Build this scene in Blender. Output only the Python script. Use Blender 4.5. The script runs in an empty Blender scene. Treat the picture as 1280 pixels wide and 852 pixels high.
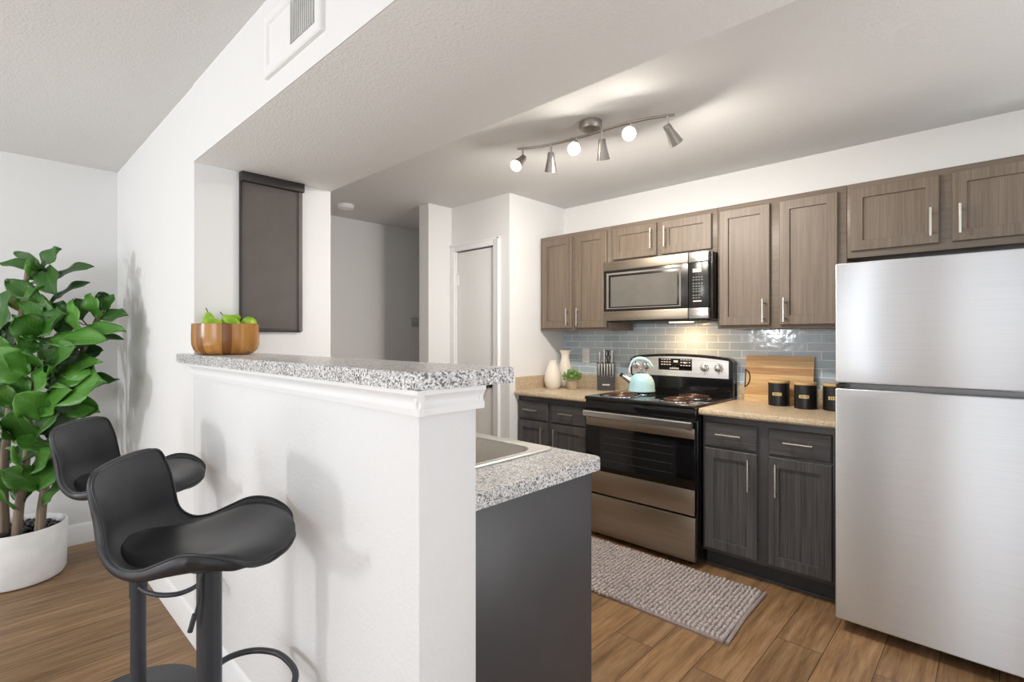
import bpy, bmesh, math, random
from mathutils import Vector, Matrix
random.seed(7)
SC = bpy.context.scene
COL = SC.collection

# ------------------------------------------------------------------ camera, world, lights, exposure
H = 1.32
YAW = math.radians(46.4)
cam_d = bpy.data.cameras.new('camera')
cam_d.sensor_width = 36.0
cam_d.lens = 18.0
cam_d.shift_y = -4.5 / 1280
cam_d.clip_start = 0.02
cam = bpy.data.objects.new('camera', cam_d)
cam.location = (0, 0, H)
cam.rotation_euler = (math.pi / 2, 0, -YAW)
COL.objects.link(cam)
SC.camera = cam
SC.view_settings.view_transform = 'Standard'
SC.view_settings.look = 'None'
SC.view_settings.gamma = 1.0
SC.view_settings.use_curve_mapping = False
SC.view_settings.exposure = 0.0

w = bpy.data.worlds.new('world')
SC.world = w
w.use_nodes = True
bg = w.node_tree.nodes['Background']
bg.inputs[0].default_value = (0.86, 0.93, 1.0, 1)
bg.inputs[1].default_value = 1.2


def area(name, loc, direction, sx, sy, power, color=(1, 1, 1)):
    l = bpy.data.lights.new(name, 'AREA')
    l.shape = 'RECTANGLE'
    l.size, l.size_y = sx, sy
    l.energy = power
    l.color = color
    o = bpy.data.objects.new(name, l)
    o.location = loc
    o.rotation_euler = Vector(direction).to_track_quat('-Z', 'Y').to_euler()
    COL.objects.link(o)
    return o


DAY = (0.93, 0.965, 1.0)
# daylight entering by the living-room windows (west), the big rear windows (south)
area('west_window_daylight', (-4.25, 3.3, 1.62), (1, 0.0, -0.28), 0.3, 0.45, 55, DAY)
area('patio_daylight', (-4.25, -0.75, 1.12), (1, 0.2, 0.1), 1.7, 2.0, 31, DAY)
area('rear_living_daylight', (-2.2, -3.25, 1.25), (-0.15, 1, 0.25), 2.6, 2.0, 20, DAY)
area('rear_kitchen_daylight', (2.3, -3.25, 1.35), (0.2, 1, 0.2), 1.7, 1.5, 18, DAY)
# added fill lights out of view: one toward the pot, two brightening the ceilings
area('living_fill', (-2.5, 0.3, 1.6), (0.50, 0.80, -0.42), 0.9, 0.9, 17, (0.97, 0.985, 1.0))
area('living_ceiling_fill', (-2.6, 1.95, 0.35), (0.0, 0.0, 1), 1.4, 1.5, 50, (0.94, 0.97, 1.0))
area('kitchen_ceiling_fill', (2.0, -1.3, 0.35), (0.0, 0.25, 1), 1.0, 1.0, 28, (0.95, 0.975, 1.0))


# ------------------------------------------------------------------ materials
def nodes(name):
    m = bpy.data.materials.new(name)
    m.use_nodes = True
    nt = m.node_tree
    return m, nt, nt.nodes['Principled BSDF'], nt.nodes.new, nt.links.new


def setp(b, color=None, rough=None, metal=None, spec=None, coat=None, aniso=None):
    if color is not None:
        b.inputs['Base Color'].default_value = (*color, 1)
    if rough is not None:
        b.inputs['Roughness'].default_value = rough
    if metal is not None:
        b.inputs['Metallic'].default_value = metal
    if spec is not None:
        b.inputs['Specular IOR Level'].default_value = spec
    if coat is not None:
        b.inputs['Coat Weight'].default_value = coat
        b.inputs['Coat Roughness'].default_value = 0.08
    if aniso is not None:
        b.inputs['Anisotropic'].default_value = aniso


def coords(N, L, scale=(1, 1, 1), rot=(0, 0, 0), out='Object'):
    tc = N('ShaderNodeTexCoord')
    mp = N('ShaderNodeMapping')
    mp.inputs['Scale'].default_value = scale
    mp.inputs['Rotation'].default_value = rot
    L(tc.outputs[out], mp.inputs[0])
    return mp.outputs[0]


def noise(N, L, vec, scale, detail=3, rough=0.5):
    n = N('ShaderNodeTexNoise')
    n.inputs['Scale'].default_value = scale
    n.inputs['Detail'].default_value = detail
    n.inputs['Roughness'].default_value = rough
    L(vec, n.inputs['Vector'])
    return n.outputs['Fac']


def ramp(N, L, fac, stops, interp='LINEAR'):
    r = N('ShaderNodeValToRGB')
    r.color_ramp.interpolation = interp
    el = r.color_ramp.elements
    while len(el) < len(stops):
        el.new(0.5)
    for e, (p, c) in zip(el, stops):
        e.position = p
        e.color = (*c, 1)
    L(fac, r.inputs[0])
    return r.outputs[0]


def bump(N, L, b, h, strength=0.2, dist=0.01):
    bp = N('ShaderNodeBump')
    bp.inputs['Strength'].default_value = strength
    bp.inputs['Distance'].default_value = dist
    L(h, bp.inputs['Height'])
    L(bp.outputs[0], b.inputs['Normal'])


def mixc(N, L, fac, a, b, mode='MIX'):
    m = N('ShaderNodeMix')
    m.data_type = 'RGBA'
    m.blend_type = mode
    if isinstance(fac, (int, float)):
        m.inputs[0].default_value = fac
    else:
        L(fac, m.inputs[0])
    for i, v in ((6, a), (7, b)):
        if isinstance(v, tuple):
            m.inputs[i].default_value = (*v, 1)
        else:
            L(v, m.inputs[i])
    return m.outputs[2]


def plain(name, color, rough=0.5, metal=0.0, **k):
    m, nt, b, N, L = nodes(name)
    v = coords(N, L)
    n = noise(N, L, v, 9, 2)
    lo = tuple(c * 0.95 for c in color)
    hi = tuple(min(1, c * 1.05) for c in color)
    L(ramp(N, L, n, [(0.35, lo), (0.65, hi)]), b.inputs['Base Color'])
    setp(b, None, rough, metal, **k)
    return m


def painted(name, color, scale=70, strength=0.12, rough=0.7):
    m, nt, b, N, L = nodes(name)
    v = coords(N, L)
    setp(b, color, rough, 0, 0.3)
    bump(N, L, b, noise(N, L, v, scale, 3, 0.55), strength, 0.006)
    return m


def wood(name, dark, light, axis='z', rough=0.42, fine=1.0, spec=0.4):
    m, nt, b, N, L = nodes(name)
    sc = {'z': (230, 230, 3.0), 'y': (230, 3.0, 230), 'x': (3.0, 230, 230)}[axis]
    v = coords(N, L, tuple(s * fine for s in sc))
    v2 = coords(N, L, tuple(s * 0.22 for s in sc))
    n1 = noise(N, L, v, 1.0, 4, 0.65)
    n2 = noise(N, L, v2, 1.0, 2, 0.5)
    mx = N('ShaderNodeMath')
    mx.operation = 'MULTIPLY_ADD'
    L(n1, mx.inputs[0])
    mx.inputs[1].default_value = 0.7
    ml = N('ShaderNodeMath')
    ml.operation = 'MULTIPLY'
    L(n2, ml.inputs[0])
    ml.inputs[1].default_value = 0.3
    L(ml.outputs[0], mx.inputs[2])
    L(ramp(N, L, mx.outputs[0], [(0.36, dark), (0.64, light)]), b.inputs['Base Color'])
    setp(b, None, rough, 0, spec)
    bump(N, L, b, n1, 0.12, 0.002)
    return m


def steel(name, color, rough=0.3, axis='z', aniso=0.0, rot=0.0, streak=0.08):
    m, nt, b, N, L = nodes(name)
    sc = {'z': (300, 300, 3), 'y': (300, 3, 300), 'x': (3, 300, 300)}[axis]
    v = coords(N, L, sc)
    n = noise(N, L, v, 1.0, 3)
    L(ramp(N, L, n, [(0.3, tuple(c * (1 - streak) for c in color)), (0.7, tuple(min(1, c * (1 + streak)) for c in color))]), b.inputs['Base Color'])
    setp(b, None, rough, 1.0)
    if aniso:
        b.inputs['Anisotropic'].default_value = aniso
        b.inputs['Anisotropic Rotation'].default_value = rot
        t = N('ShaderNodeTangent')
        t.direction_type = 'RADIAL'
        t.axis = 'Z'
        L(t.outputs[0], b.inputs['Tangent'])
    return m


def speckle(name, base, dark, lightc, scale=260):
    m, nt, b, N, L = nodes(name)
    v = coords(N, L)
    vo = N('ShaderNodeTexVoronoi')
    vo.inputs['Scale'].default_value = scale
    L(v, vo.inputs['Vector'])
    sep = N('ShaderNodeSeparateColor')
    L(vo.outputs['Color'], sep.inputs[0])
    c1 = ramp(N, L, sep.outputs[0], [(0.0, dark), (0.20, tuple((d + bb) / 2 for d, bb in zip(dark, base))), (0.34, base), (0.78, lightc)], 'CONSTANT')
    n = noise(N, L, v, 35, 3, 0.6)
    c2 = mixc(N, L, 0.18, c1, ramp(N, L, n, [(0.35, tuple(x * 0.75 for x in base)), (0.65, lightc)]))
    L(c2, b.inputs['Base Color'])
    setp(b, None, 0.3, 0, 0.45)
    return m


def floor_mat():
    m, nt, b, N, L = nodes('oak_plank_floor')
    v = coords(N, L)
    br = N('ShaderNodeTexBrick')
    br.offset = 0.37
    br.inputs['Scale'].default_value = 1.0
    br.inputs['Brick Width'].default_value = 1.22
    br.inputs['Row Height'].default_value = 0.178
    br.inputs['Mortar Size'].default_value = 0.0016
    br.inputs['Mortar Smooth'].default_value = 0.2
    br.inputs['Bias'].default_value = 0.0
    br.inputs['Color1'].default_value = (0, 0, 0, 1)
    br.inputs['Color2'].default_value = (1, 1, 1, 1)
    br.inputs['Mortar'].default_value = (0.5, 0.5, 0.5, 1)
    L(v, br.inputs['Vector'])
    # shift the grain per plank
    add = N('ShaderNodeVectorMath')
    add.operation = 'MULTIPLY_ADD'
    L(br.outputs['Color'], add.inputs[0])
    add.inputs[1].default_value = (7.3, 3.1, 5.7)
    L(v, add.inputs[2])
    mp = N('ShaderNodeMapping')
    mp.inputs['Scale'].default_value = (1.6, 17, 1)
    L(add.outputs[0], mp.inputs[0])
    n1 = noise(N, L, mp.outputs[0], 1.6, 8, 0.66)
    mp2 = N('ShaderNodeMapping')
    mp2.inputs['Scale'].default_value = (6, 130, 1)
    L(add.outputs[0], mp2.inputs[0])
    n2 = noise(N, L, mp2.outputs[0], 1.0, 3, 0.6)
    c = ramp(N, L, n1, [(0.27, (0.155, 0.083, 0.037)), (0.5, (0.305, 0.180, 0.088)), (0.73, (0.43, 0.275, 0.152))])
    c = mixc(N, L, 0.45, c, ramp(N, L, n2, [(0.3, (0.55, 0.52, 0.5)), (0.7, (1.15, 1.15, 1.15))]), 'MULTIPLY')
    tone = ramp(N, L, br.outputs['Color'], [(0, (0.82, 0.82, 0.82)), (1, (1.12, 1.1, 1.08))])
    c = mixc(N, L, 1.0, c, tone, 'MULTIPLY')
    c = mixc(N, L, br.outputs['Fac'], c, (0.06, 0.035, 0.02))
    L(c, b.inputs['Base Color'])
    setp(b, None, 0.42, 0, 0.35)
    bump(N, L, b, n2, 0.06, 0.002)
    return m


def tile_mat():
    m, nt, b, N, L = nodes('grey_glass_subway_tile')
    tc = N('ShaderNodeTexCoord')
    sp = N('ShaderNodeSeparateXYZ')
    L(tc.outputs['Object'], sp.inputs[0])
    cb = N('ShaderNodeCombineXYZ')
    L(sp.outputs[1], cb.inputs[0])
    L(sp.outputs[2], cb.inputs[1])
    br = N('ShaderNodeTexBrick')
    br.offset = 0.5
    br.inputs['Scale'].default_value = 1.0
    br.inputs['Brick Width'].default_value = 0.1535
    br.inputs['Row Height'].default_value = 0.0515
    br.inputs['Mortar Size'].default_value = 0.0021
    br.inputs['Mortar Smooth'].default_value = 0.1
    br.inputs['Bias'].default_value = 0.0
    br.inputs['Color1'].default_value = (0.44, 0.545, 0.62, 1)
    br.inputs['Color2'].default_value = (0.53, 0.62, 0.69, 1)
    br.inputs['Mortar'].default_value = (0.95, 0.95, 0.94, 1)
    L(cb.outputs[0], br.inputs['Vector'])
    L(br.outputs['Color'], b.inputs['Base Color'])
    rr = N('ShaderNodeMath')
    rr.operation = 'MULTIPLY_ADD'
    L(br.outputs['Fac'], rr.inputs[0])
    rr.inputs[1].default_value = 0.5
    rr.inputs[2].default_value = 0.1
    L(rr.outputs[0], b.inputs['Roughness'])
    wv = noise(N, L, tc.outputs['Object'], 18, 2)
    inv = N('ShaderNodeMath')
    inv.operation = 'MULTIPLY_ADD'
    L(br.outputs['Fac'], inv.inputs[0])
    inv.inputs[1].default_value = -0.5
    L(wv, inv.inputs[2])
    bump(N, L, b, inv.outputs[0], 0.25, 0.004)
    return m


def leaf_mat():
    m, nt, b, N, L = nodes('fig_leaf_green')
    uv = N('ShaderNodeTexCoord')
    sp = N('ShaderNodeSeparateXYZ')
    L(uv.outputs['UV'], sp.inputs[0])

    def M(op, a, bb=None, c=None):
        n = N('ShaderNodeMath')
        n.operation = op
        for i, x in enumerate((a, bb, c)):
            if x is None:
                continue
            if isinstance(x, (int, float)):
                n.inputs[i].default_value = x
            else:
                L(x, n.inputs[i])
        return n.outputs[0]
    au = M('ABSOLUTE', M('SUBTRACT', sp.outputs[0], 0.5))
    mid = M('LESS_THAN', au, 0.018)
    ph = M('MULTIPLY_ADD', au, -7.0, M('MULTIPLY', sp.outputs[1], 7.0))
    fr = M('ABSOLUTE', M('SUBTRACT', M('FRACT', ph), 0.5))
    side = M('LESS_THAN', fr, 0.045)
    vein = M('MAXIMUM', mid, M('MULTIPLY', side, 0.6))
    at = N('ShaderNodeAttribute')
    at.attribute_name = 'leaf_tone'
    base = ramp(N, L, at.outputs['Fac'], [(0.0, (0.018, 0.065, 0.012)), (0.5, (0.058, 0.19, 0.020)), (0.9, (0.14, 0.38, 0.06)), (1.0, (0.30, 0.30, 0.03))])
    c = mixc(N, L, M('MULTIPLY', vein, 0.22), base, (0.20, 0.42, 0.13))
    L(c, b.inputs['Base Color'])
    setp(b, None, 0.38, 0, 0.5)
    bump(N, L, b, M('MULTIPLY', fr, 1.0), 0.2, 0.006)
    return m


def strip_wood(name, cols, axis=1, width=0.04, rough=0.4):
    """edge-glued boards: colour steps along one axis, grain across"""
    m, nt, b, N, L = nodes(name)
    tc = N('ShaderNodeTexCoord')
    sp = N('ShaderNodeSeparateXYZ')
    L(tc.outputs['Object'], sp.inputs[0])
    d = N('ShaderNodeMath')
    d.operation = 'DIVIDE'
    L(sp.outputs[axis], d.inputs[0])
    d.inputs[1].default_value = width
    fl = N('ShaderNodeMath')
    fl.operation = 'FLOOR'
    L(d.outputs[0], fl.inputs[0])
    wn = N('ShaderNodeTexWhiteNoise')
    wn.noise_dimensions = '1D'
    L(fl.outputs[0], wn.inputs['W'])
    base = ramp(N, L, wn.outputs['Value'], [(i / (len(cols) - 1), c) for i, c in enumerate(cols)])
    sc = [10, 10, 10]
    sc[axis] = 110
    if axis == 2:
        sc = [60, 5, 90]
    v = coords(N, L, tuple(sc))
    n = noise(N, L, v, 1.0, 4, 0.6)
    c = mixc(N, L, 0.6, base, ramp(N, L, n, [(0.3, (0.6, 0.5, 0.42)), (0.65, (1.1, 1.1, 1.1))]), 'MULTIPLY')
    L(c, b.inputs['Base Color'])
    setp(b, None, rough, 0, 0.4)
    return m


def bowl_mat():
    m, nt, b, N, L = nodes('acacia_bowl_wood')
    v = coords(N, L)
    g = N('ShaderNodeTexGradient')
    g.gradient_type = 'RADIAL'
    L(v, g.inputs[0])
    mu = N('ShaderNodeMath')
    mu.operation = 'MULTIPLY'
    L(g.outputs['Fac'], mu.inputs[0])
    mu.inputs[1].default_value = 22
    fl = N('ShaderNodeMath')
    fl.operation = 'FLOOR'
    L(mu.outputs[0], fl.inputs[0])
    wn = N('ShaderNodeTexWhiteNoise')
    wn.noise_dimensions = '1D'
    L(fl.outputs[0], wn.inputs['W'])
    base = ramp(N, L, wn.outputs['Value'], [(0, (0.22, 0.085, 0.02)), (0.5, (0.42, 0.19, 0.04)), (1, (0.55, 0.28, 0.08))])
    n = noise(N, L, coords(N, L, (60, 60, 6)), 1.0, 3)
    c = mixc(N, L, 0.5, base, ramp(N, L, n, [(0.3, (0.65, 0.55, 0.5)), (0.7, (1.1, 1.1, 1.1))]), 'MULTIPLY')
    L(c, b.inputs['Base Color'])
    setp(b, None, 0.25, 0, 0.5)
    return m


def emit(name, color, strength):
    m, nt, b, N, L = nodes(name)
    setp(b, color, 0.4)
    b.inputs['Emission Color'].default_value = (*color, 1)
    b.inputs['Emission Strength'].default_value = strength
    return m


M_WALL = painted('wall_paint', (0.835, 0.835, 0.83), 75, 0.10)
M_WALLTEX = painted('orange_peel_wall', (0.825, 0.825, 0.825), 90, 0.3)
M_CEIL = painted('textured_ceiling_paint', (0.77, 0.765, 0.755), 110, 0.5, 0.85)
M_BEAM = painted('bounce_lit_beam_paint', (0.88, 0.88, 0.87), 110, 0.5, 0.85)  # base colour raised to stand in for bounce light on the underside
M_TRIM = painted('white_trim_paint', (0.88, 0.88, 0.88), 20, 0.02, 0.35)
M_DOORW = painted('white_door_paint', (0.84, 0.835, 0.82), 20, 0.02, 0.45)
M_FLOOR = floor_mat()
M_TILE = tile_mat()
M_UP_V = wood('taupe_cabinet_vertical_grain', (0.140, 0.105, 0.076), (0.228, 0.180, 0.137), 'z')
M_UP_H = wood('taupe_cabinet_frame', (0.15, 0.116, 0.088), (0.215, 0.174, 0.138), 'y', 0.35)
M_LO_V = wood('charcoal_cabinet_vertical_grain', (0.042, 0.040, 0.041), (0.120, 0.114, 0.113), 'z')
M_LO_H = wood('charcoal_cabinet_horizontal_grain', (0.046, 0.044, 0.045), (0.108, 0.103, 0.103), 'y')
M_LO_F = plain('charcoal_cabinet_frame', (0.066, 0.064, 0.067), 0.4)
M_PANEL = plain('charcoal_end_panel', (0.060, 0.058, 0.062), 0.42)
M_KICK = plain('dark_toe_kick', (0.028, 0.028, 0.03), 0.5)
M_GREY_CT = speckle('grey_speckled_laminate', (0.60, 0.59, 0.585), (0.03, 0.03, 0.035), (0.88, 0.87, 0.865), 250)
M_TAN_CT = speckle('tan_speckled_laminate', (0.60, 0.47, 0.31), (0.25, 0.18, 0.11), (0.76, 0.65, 0.49), 330)
M_STEEL = steel('brushed_steel', (0.62, 0.60, 0.57), 0.28, 'y')
M_FRIDGE = steel('fridge_brushed_steel', (0.78, 0.805, 0.84), 0.42, 'y', 0.95, 0.25, 0.03)
M_BRONZE = steel('warm_brushed_steel', (0.40, 0.335, 0.26), 0.40, 'y')
M_NICKEL = steel('brushed_nickel', (0.66, 0.64, 0.60), 0.3, 'x')
M_TRACK = steel('satin_nickel_fixture', (0.42, 0.39, 0.36), 0.32, 'x')
M_CHROME = plain('polished_chrome', (0.85, 0.85, 0.85), 0.08, 1.0)
M_SINK = steel('sink_steel', (0.62, 0.60, 0.56), 0.33, 'x')
M_BLACKGL = plain('black_glossy_enamel', (0.006, 0.006, 0.007), 0.07, 0.0, spec=0.6)
M_BLACKGLASS = plain('black_oven_glass', (0.004, 0.004, 0.0045), 0.05, 0.0, spec=0.5)
M_MWGLASS = plain('microwave_window_glass', (0.13, 0.12, 0.105), 0.12, 0.0, spec=0.8)
M_MWBLACK = plain('microwave_black_plastic', (0.014, 0.013, 0.012), 0.22)
M_BLACKPL = plain('black_plastic', (0.012, 0.012, 0.013), 0.35)
M_STOOL = plain('matte_black_stool_shell', (0.021, 0.022, 0.025), 0.40, spec=0.45)
M_STOOLPAD = plain('black_faux_leather', (0.017, 0.018, 0.021), 0.36, spec=0.45)
M_STOOLMET = plain('black_powder_coat', (0.034, 0.037, 0.044), 0.40, spec=0.5)
M_LEAF = leaf_mat()
M_BARK = wood('fig_bark', (0.12, 0.085, 0.06), (0.33, 0.25, 0.19), 'z', 0.8, 0.25)
M_POT = plain('matte_white_planter', (0.90, 0.90, 0.90), 0.45)
M_STONE = plain('black_river_stone', (0.018, 0.018, 0.019), 0.35)
M_SOIL = plain('dark_soil', (0.02, 0.016, 0.012), 0.9)
M_BOWL = bowl_mat()
M_BOARD = strip_wood('acacia_board_wood', [(0.45, 0.25, 0.10), (0.66, 0.43, 0.19), (0.76, 0.55, 0.28), (0.56, 0.34, 0.14)], 2, 0.043)
M_BAMBOO = plain('bamboo_lid', (0.62, 0.40, 0.17), 0.4)
M_CAN = plain('black_canister_tin', (0.007, 0.0065, 0.007), 0.36)
M_GOLD = plain('gold_plate', (0.80, 0.62, 0.28), 0.4, 0.5)
M_INK = plain('dark_lettering', (0.02, 0.018, 0.015), 0.5)
M_CREAM = plain('cream_ceramic', (0.87, 0.80, 0.71), 0.3)
M_TEAL = plain('pale_aqua_enamel', (0.46, 0.74, 0.79), 0.12, spec=0.6)
M_KNIFEBLK = plain('dark_grey_knife_block', (0.055, 0.056, 0.06), 0.5)
M_HERB = plain('fresh_green_sprig', (0.22, 0.40, 0.10), 0.5)
M_HERBPOT = plain('tan_stone_pot', (0.50, 0.40, 0.29), 0.6)
M_BLIND = plain('dark_brown_blind_fabric', (0.125, 0.108, 0.10), 0.75)
M_BLINDRAIL = plain('dark_bronze_blind_rail', (0.030, 0.026, 0.023), 0.5)
M_RUG = plain('grey_taupe_chenille', (0.52, 0.455, 0.435), 0.95)
M_RUGHEM = plain('taupe_rug_hem', (0.34, 0.28, 0.26), 0.9)
M_WHITEPL = plain('white_plastic', (0.92, 0.92, 0.92), 0.35)
M_MARK = plain('pale_grey_print', (0.62, 0.60, 0.57), 0.5)
M_LCD = emit('display_glow', (0.36, 0.42, 0.36), 0.25)
M_DIGIT = emit('clock_digit_glow', (0.75, 0.85, 0.45), 1.5)
M_BULB = emit('lit_bulb', (1.0, 0.93, 0.82), 25.0)
M_COIL = plain('heated_coil_metal', (0.10, 0.055, 0.035), 0.4, 0.7)
M_VENTDK = plain('vent_shadow_grey', (0.16, 0.16, 0.155), 0.7)
M_SLAT = plain('vent_slat_grey', (0.62, 0.62, 0.60), 0.5)
M_GLASS = plain('window_night_glass', (0.05, 0.05, 0.055), 0.05)


def pear_mat():
    m, nt, b, N, L = nodes('green_pear_skin')
    v = coords(N, L)
    n = noise(N, L, v, 14, 3)
    L(ramp(N, L, n, [(0.35, (0.18, 0.42, 0.015)), (0.6, (0.36, 0.56, 0.03)), (0.75, (0.52, 0.58, 0.06))]), b.inputs['Base Color'])
    setp(b, None, 0.28, 0, 0.5)
    return m


M_PEAR = pear_mat()


# ------------------------------------------------------------------ mesh helpers
class MB:
    def __init__(s):
        s.bm = bmesh.new()
        s.mats = []

    def box(s, x0, x1, y0, y1, z0, z1, b=0.0, seg=2):
        bm = s.bm
        vs = [bm.verts.new((x, y, z)) for x in (x0, x1) for y in (y0, y1) for z in (z0, z1)]
        fs = [(0, 1, 3, 2), (4, 6, 7, 5), (0, 4, 5, 1), (2, 3, 7, 6), (0, 2, 6, 4), (1, 5, 7, 3)]
        faces = [bm.faces.new([vs[i] for i in f]) for f in fs]
        if b:
            es = list({e for f in faces for e in f.edges})
            bmesh.ops.bevel(bm, geom=es, offset=b, segments=seg, profile=0.5, affect='EDGES')
        return s

    def loops(s, rings, closed=True, cap0=True, cap1=True):
        """skin a list of rings (lists of points, same length)"""
        bm = s.bm
        rv = [[bm.verts.new(p) for p in r] for r in rings]
        n = len(rv[0])
        for a, b in zip(rv, rv[1:]):
            for i in range(n if closed else n - 1):
                j = (i + 1) % n
                bm.faces.new((a[i], a[j], b[j], b[i]))
        if cap0 and closed:
            bm.faces.new(list(reversed(rv[0])))
        if cap1 and closed:
            bm.faces.new(rv[-1])
        return rv

    def tube(s, pts, r, n=12, cap=True, closed=False):
        P = [Vector(p) for p in pts]
        R = r if isinstance(r, (list, tuple)) else [r] * len(P)
        rings = []
        up = None
        for i, p in enumerate(P):
            if closed:
                t = P[(i + 1) % len(P)] - P[i - 1]
            else:
                t = P[min(i + 1, len(P) - 1)] - P[max(i - 1, 0)]
            t.normalize()
            if up is None:
                up = Vector((0, 0, 1)) if abs(t.z) < 0.9 else Vector((1, 0, 0))
            a = t.cross(up)
            if a.length < 1e-5:
                a = t.orthogonal()
            a.normalize()
            up = a.cross(t).normalized()
            rings.append([p + (a * math.cos(k * 2 * math.pi / n) + up * math.sin(k * 2 * math.pi / n)) * R[i] for k in range(n)])
        if closed:
            rings.append(rings[0])
            s.loops(rings, True, False, False)
            bmesh.ops.remove_doubles(s.bm, verts=s.bm.verts, dist=1e-6)
        else:
            s.loops(rings, True, cap, cap)
        return s

    def lathe(s, prof, c=(0, 0, 0), n=32, M=None, cap0=True, cap1=True):
        c = Vector(c)
        rings = []
        for r, z in prof:
            ring = []
            for k in range(n):
                a = 2 * math.pi * k / n
                v = Vector((r * math.cos(a), r * math.sin(a), z))
                if M is not None:
                    v = M @ v
                ring.append(c + v)
            rings.append(ring)
        s.loops(rings, True, cap0, cap1)
        return s

    def prism(s, poly, axis, a, b):
        """poly: 2D points in the plane orthogonal to axis (x: (y,z), y: (x,z), z: (x,y))"""
        def p3(p, t):
            return {'x': (t, p[0], p[1]), 'y': (p[0], t, p[1]), 'z': (p[0], p[1], t)}[axis]
        s.loops([[p3(p, a) for p in poly], [p3(p, b) for p in poly]])
        return s

    def ball(s, c, r, sc=(1, 1, 1), M=None, u=12, v=8):
        mat = Matrix.Translation(c) @ (M.to_4x4() if M is not None else Matrix()) @ Matrix.Diagonal((*sc, 1))
        bm = s.bm
        N_ = bm.verts.new
        t0, t1 = N_(mat @ Vector((0, 0, r))), N_(mat @ Vector((0, 0, -r)))
        rows = []
        for i in range(1, v):
            a = math.pi * i / v
            rows.append([N_(mat @ Vector((r * math.sin(a) * math.cos(2 * math.pi * k / u), r * math.sin(a) * math.sin(2 * math.pi * k / u), r * math.cos(a)))) for k in range(u)])
        for k in range(u):
            j = (k + 1) % u
            bm.faces.new((t0, rows[0][k], rows[0][j]))
            bm.faces.new((t1, rows[-1][j], rows[-1][k]))
            for p, q in zip(rows, rows[1:]):
                bm.faces.new((p[k], q[k], q[j], p[j]))
        return s

    def build(s, name, mat, parent=None, off=None, smooth=True, ang=35):
        bm = s.bm
        bmesh.ops.recalc_face_normals(bm, faces=bm.faces)
        if off is None and parent is not None:
            off = ROOT.get(parent.name)
        if off is not None:
            bmesh.ops.translate(bm, verts=bm.verts, vec=-Vector(off))
        me = bpy.data.meshes.new(name)
        bm.to_mesh(me)
        bm.free()
        me.materials.append(mat)
        if smooth:
            me.polygons.foreach_set('use_smooth', [True] * len(me.polygons))
            me.set_sharp_from_angle(angle=math.radians(ang))
        o = bpy.data.objects.new(name, me)
        COL.objects.link(o)
        if parent is not None:
            o.parent = parent
            ROOT[o.name] = ROOT.get(parent.name, (0, 0, 0))
        return o


ROOT = {}


def thing(name, loc, label, cat, group=None, rz=0.0):
    o = bpy.data.objects.new(name, None)
    o.empty_display_size = 0.05
    o.location = loc
    o.rotation_euler = (0, 0, rz)
    COL.objects.link(o)
    o['label'] = label
    o['category'] = cat
    if group:
        o['group'] = group
    ROOT[o.name] = tuple(loc)
    return o


def single(mb, name, mat, label, cat, group=None, loc=None, **k):
    o = mb.build(name, mat, None, loc, **k)
    if loc is not None:
        o.location = loc
    o['label'] = label
    o['category'] = cat
    if group:
        o['group'] = group
    ROOT[o.name] = tuple(loc) if loc else (0, 0, 0)
    return o


def struct(mb, name, mat, label=None, cat=None, **k):
    o = mb.build(name, mat, None, **k)
    o['kind'] = 'structure'
    o['label'] = label or name.replace('_', ' ')
    o['category'] = cat or name.split('_')[0]
    ROOT[o.name] = (0, 0, 0)
    return o


def copy_tree(o, parent=None):
    c = o.copy()
    COL.objects.link(c)
    if parent is not None:
        c.parent = parent
    for ch in list(o.children):
        copy_tree(ch, c)
    return c


def spline(P, n=8):
    """Catmull-Rom through points"""
    P = [Vector(p) for p in P]
    Q = [P[0] * 2 - P[1]] + P + [P[-1] * 2 - P[-2]]
    out = []
    for i in range(1, len(Q) - 2):
        a, b, c, d = Q[i - 1:i + 3]
        for k in range(n):
            t = k / n
            out.append(0.5 * ((2 * b) + (c - a) * t + (2 * a - 5 * b + 4 * c - d) * t * t + (3 * b - a - 3 * c + d) * t ** 3))
    out.append(P[-1])
    return out


# ------------------------------------------------------------------ room shell
ZC = 2.42
XE, XW, YS = 3.49, -4.2, -3.2
YL, YH = 4.27, 4.36          # living-room far wall, hall far wall
XB0, XB1 = 0.66, 0.827        # half wall faces
XHD = 1.288                   # far edge of the overhead beam
struct(MB().box(XW - 0.1, XE + 0.1, YS - 0.1, 4.5, -0.1, 0), 'floor', M_FLOOR, 'brown wood plank floor through the whole apartment')
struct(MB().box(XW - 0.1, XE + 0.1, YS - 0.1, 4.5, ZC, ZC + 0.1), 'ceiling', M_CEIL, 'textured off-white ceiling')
struct(MB().box(XE, XE + 0.1, YS - 0.1, 4.5, 0, ZC), 'wall_east', M_WALL, 'kitchen wall behind the stove and cabinets')
struct(MB().box(XW - 0.1, XB0 + 0.05, YL, YL + 0.09, 0, ZC), 'wall_north', M_WALL, 'living room wall behind the fig plant')
struct(MB().box(XB0 + 0.05, XE, YH, YH + 0.1, 0, ZC), 'wall_hall', M_WALL, 'dim far wall of the hallway')
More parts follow.
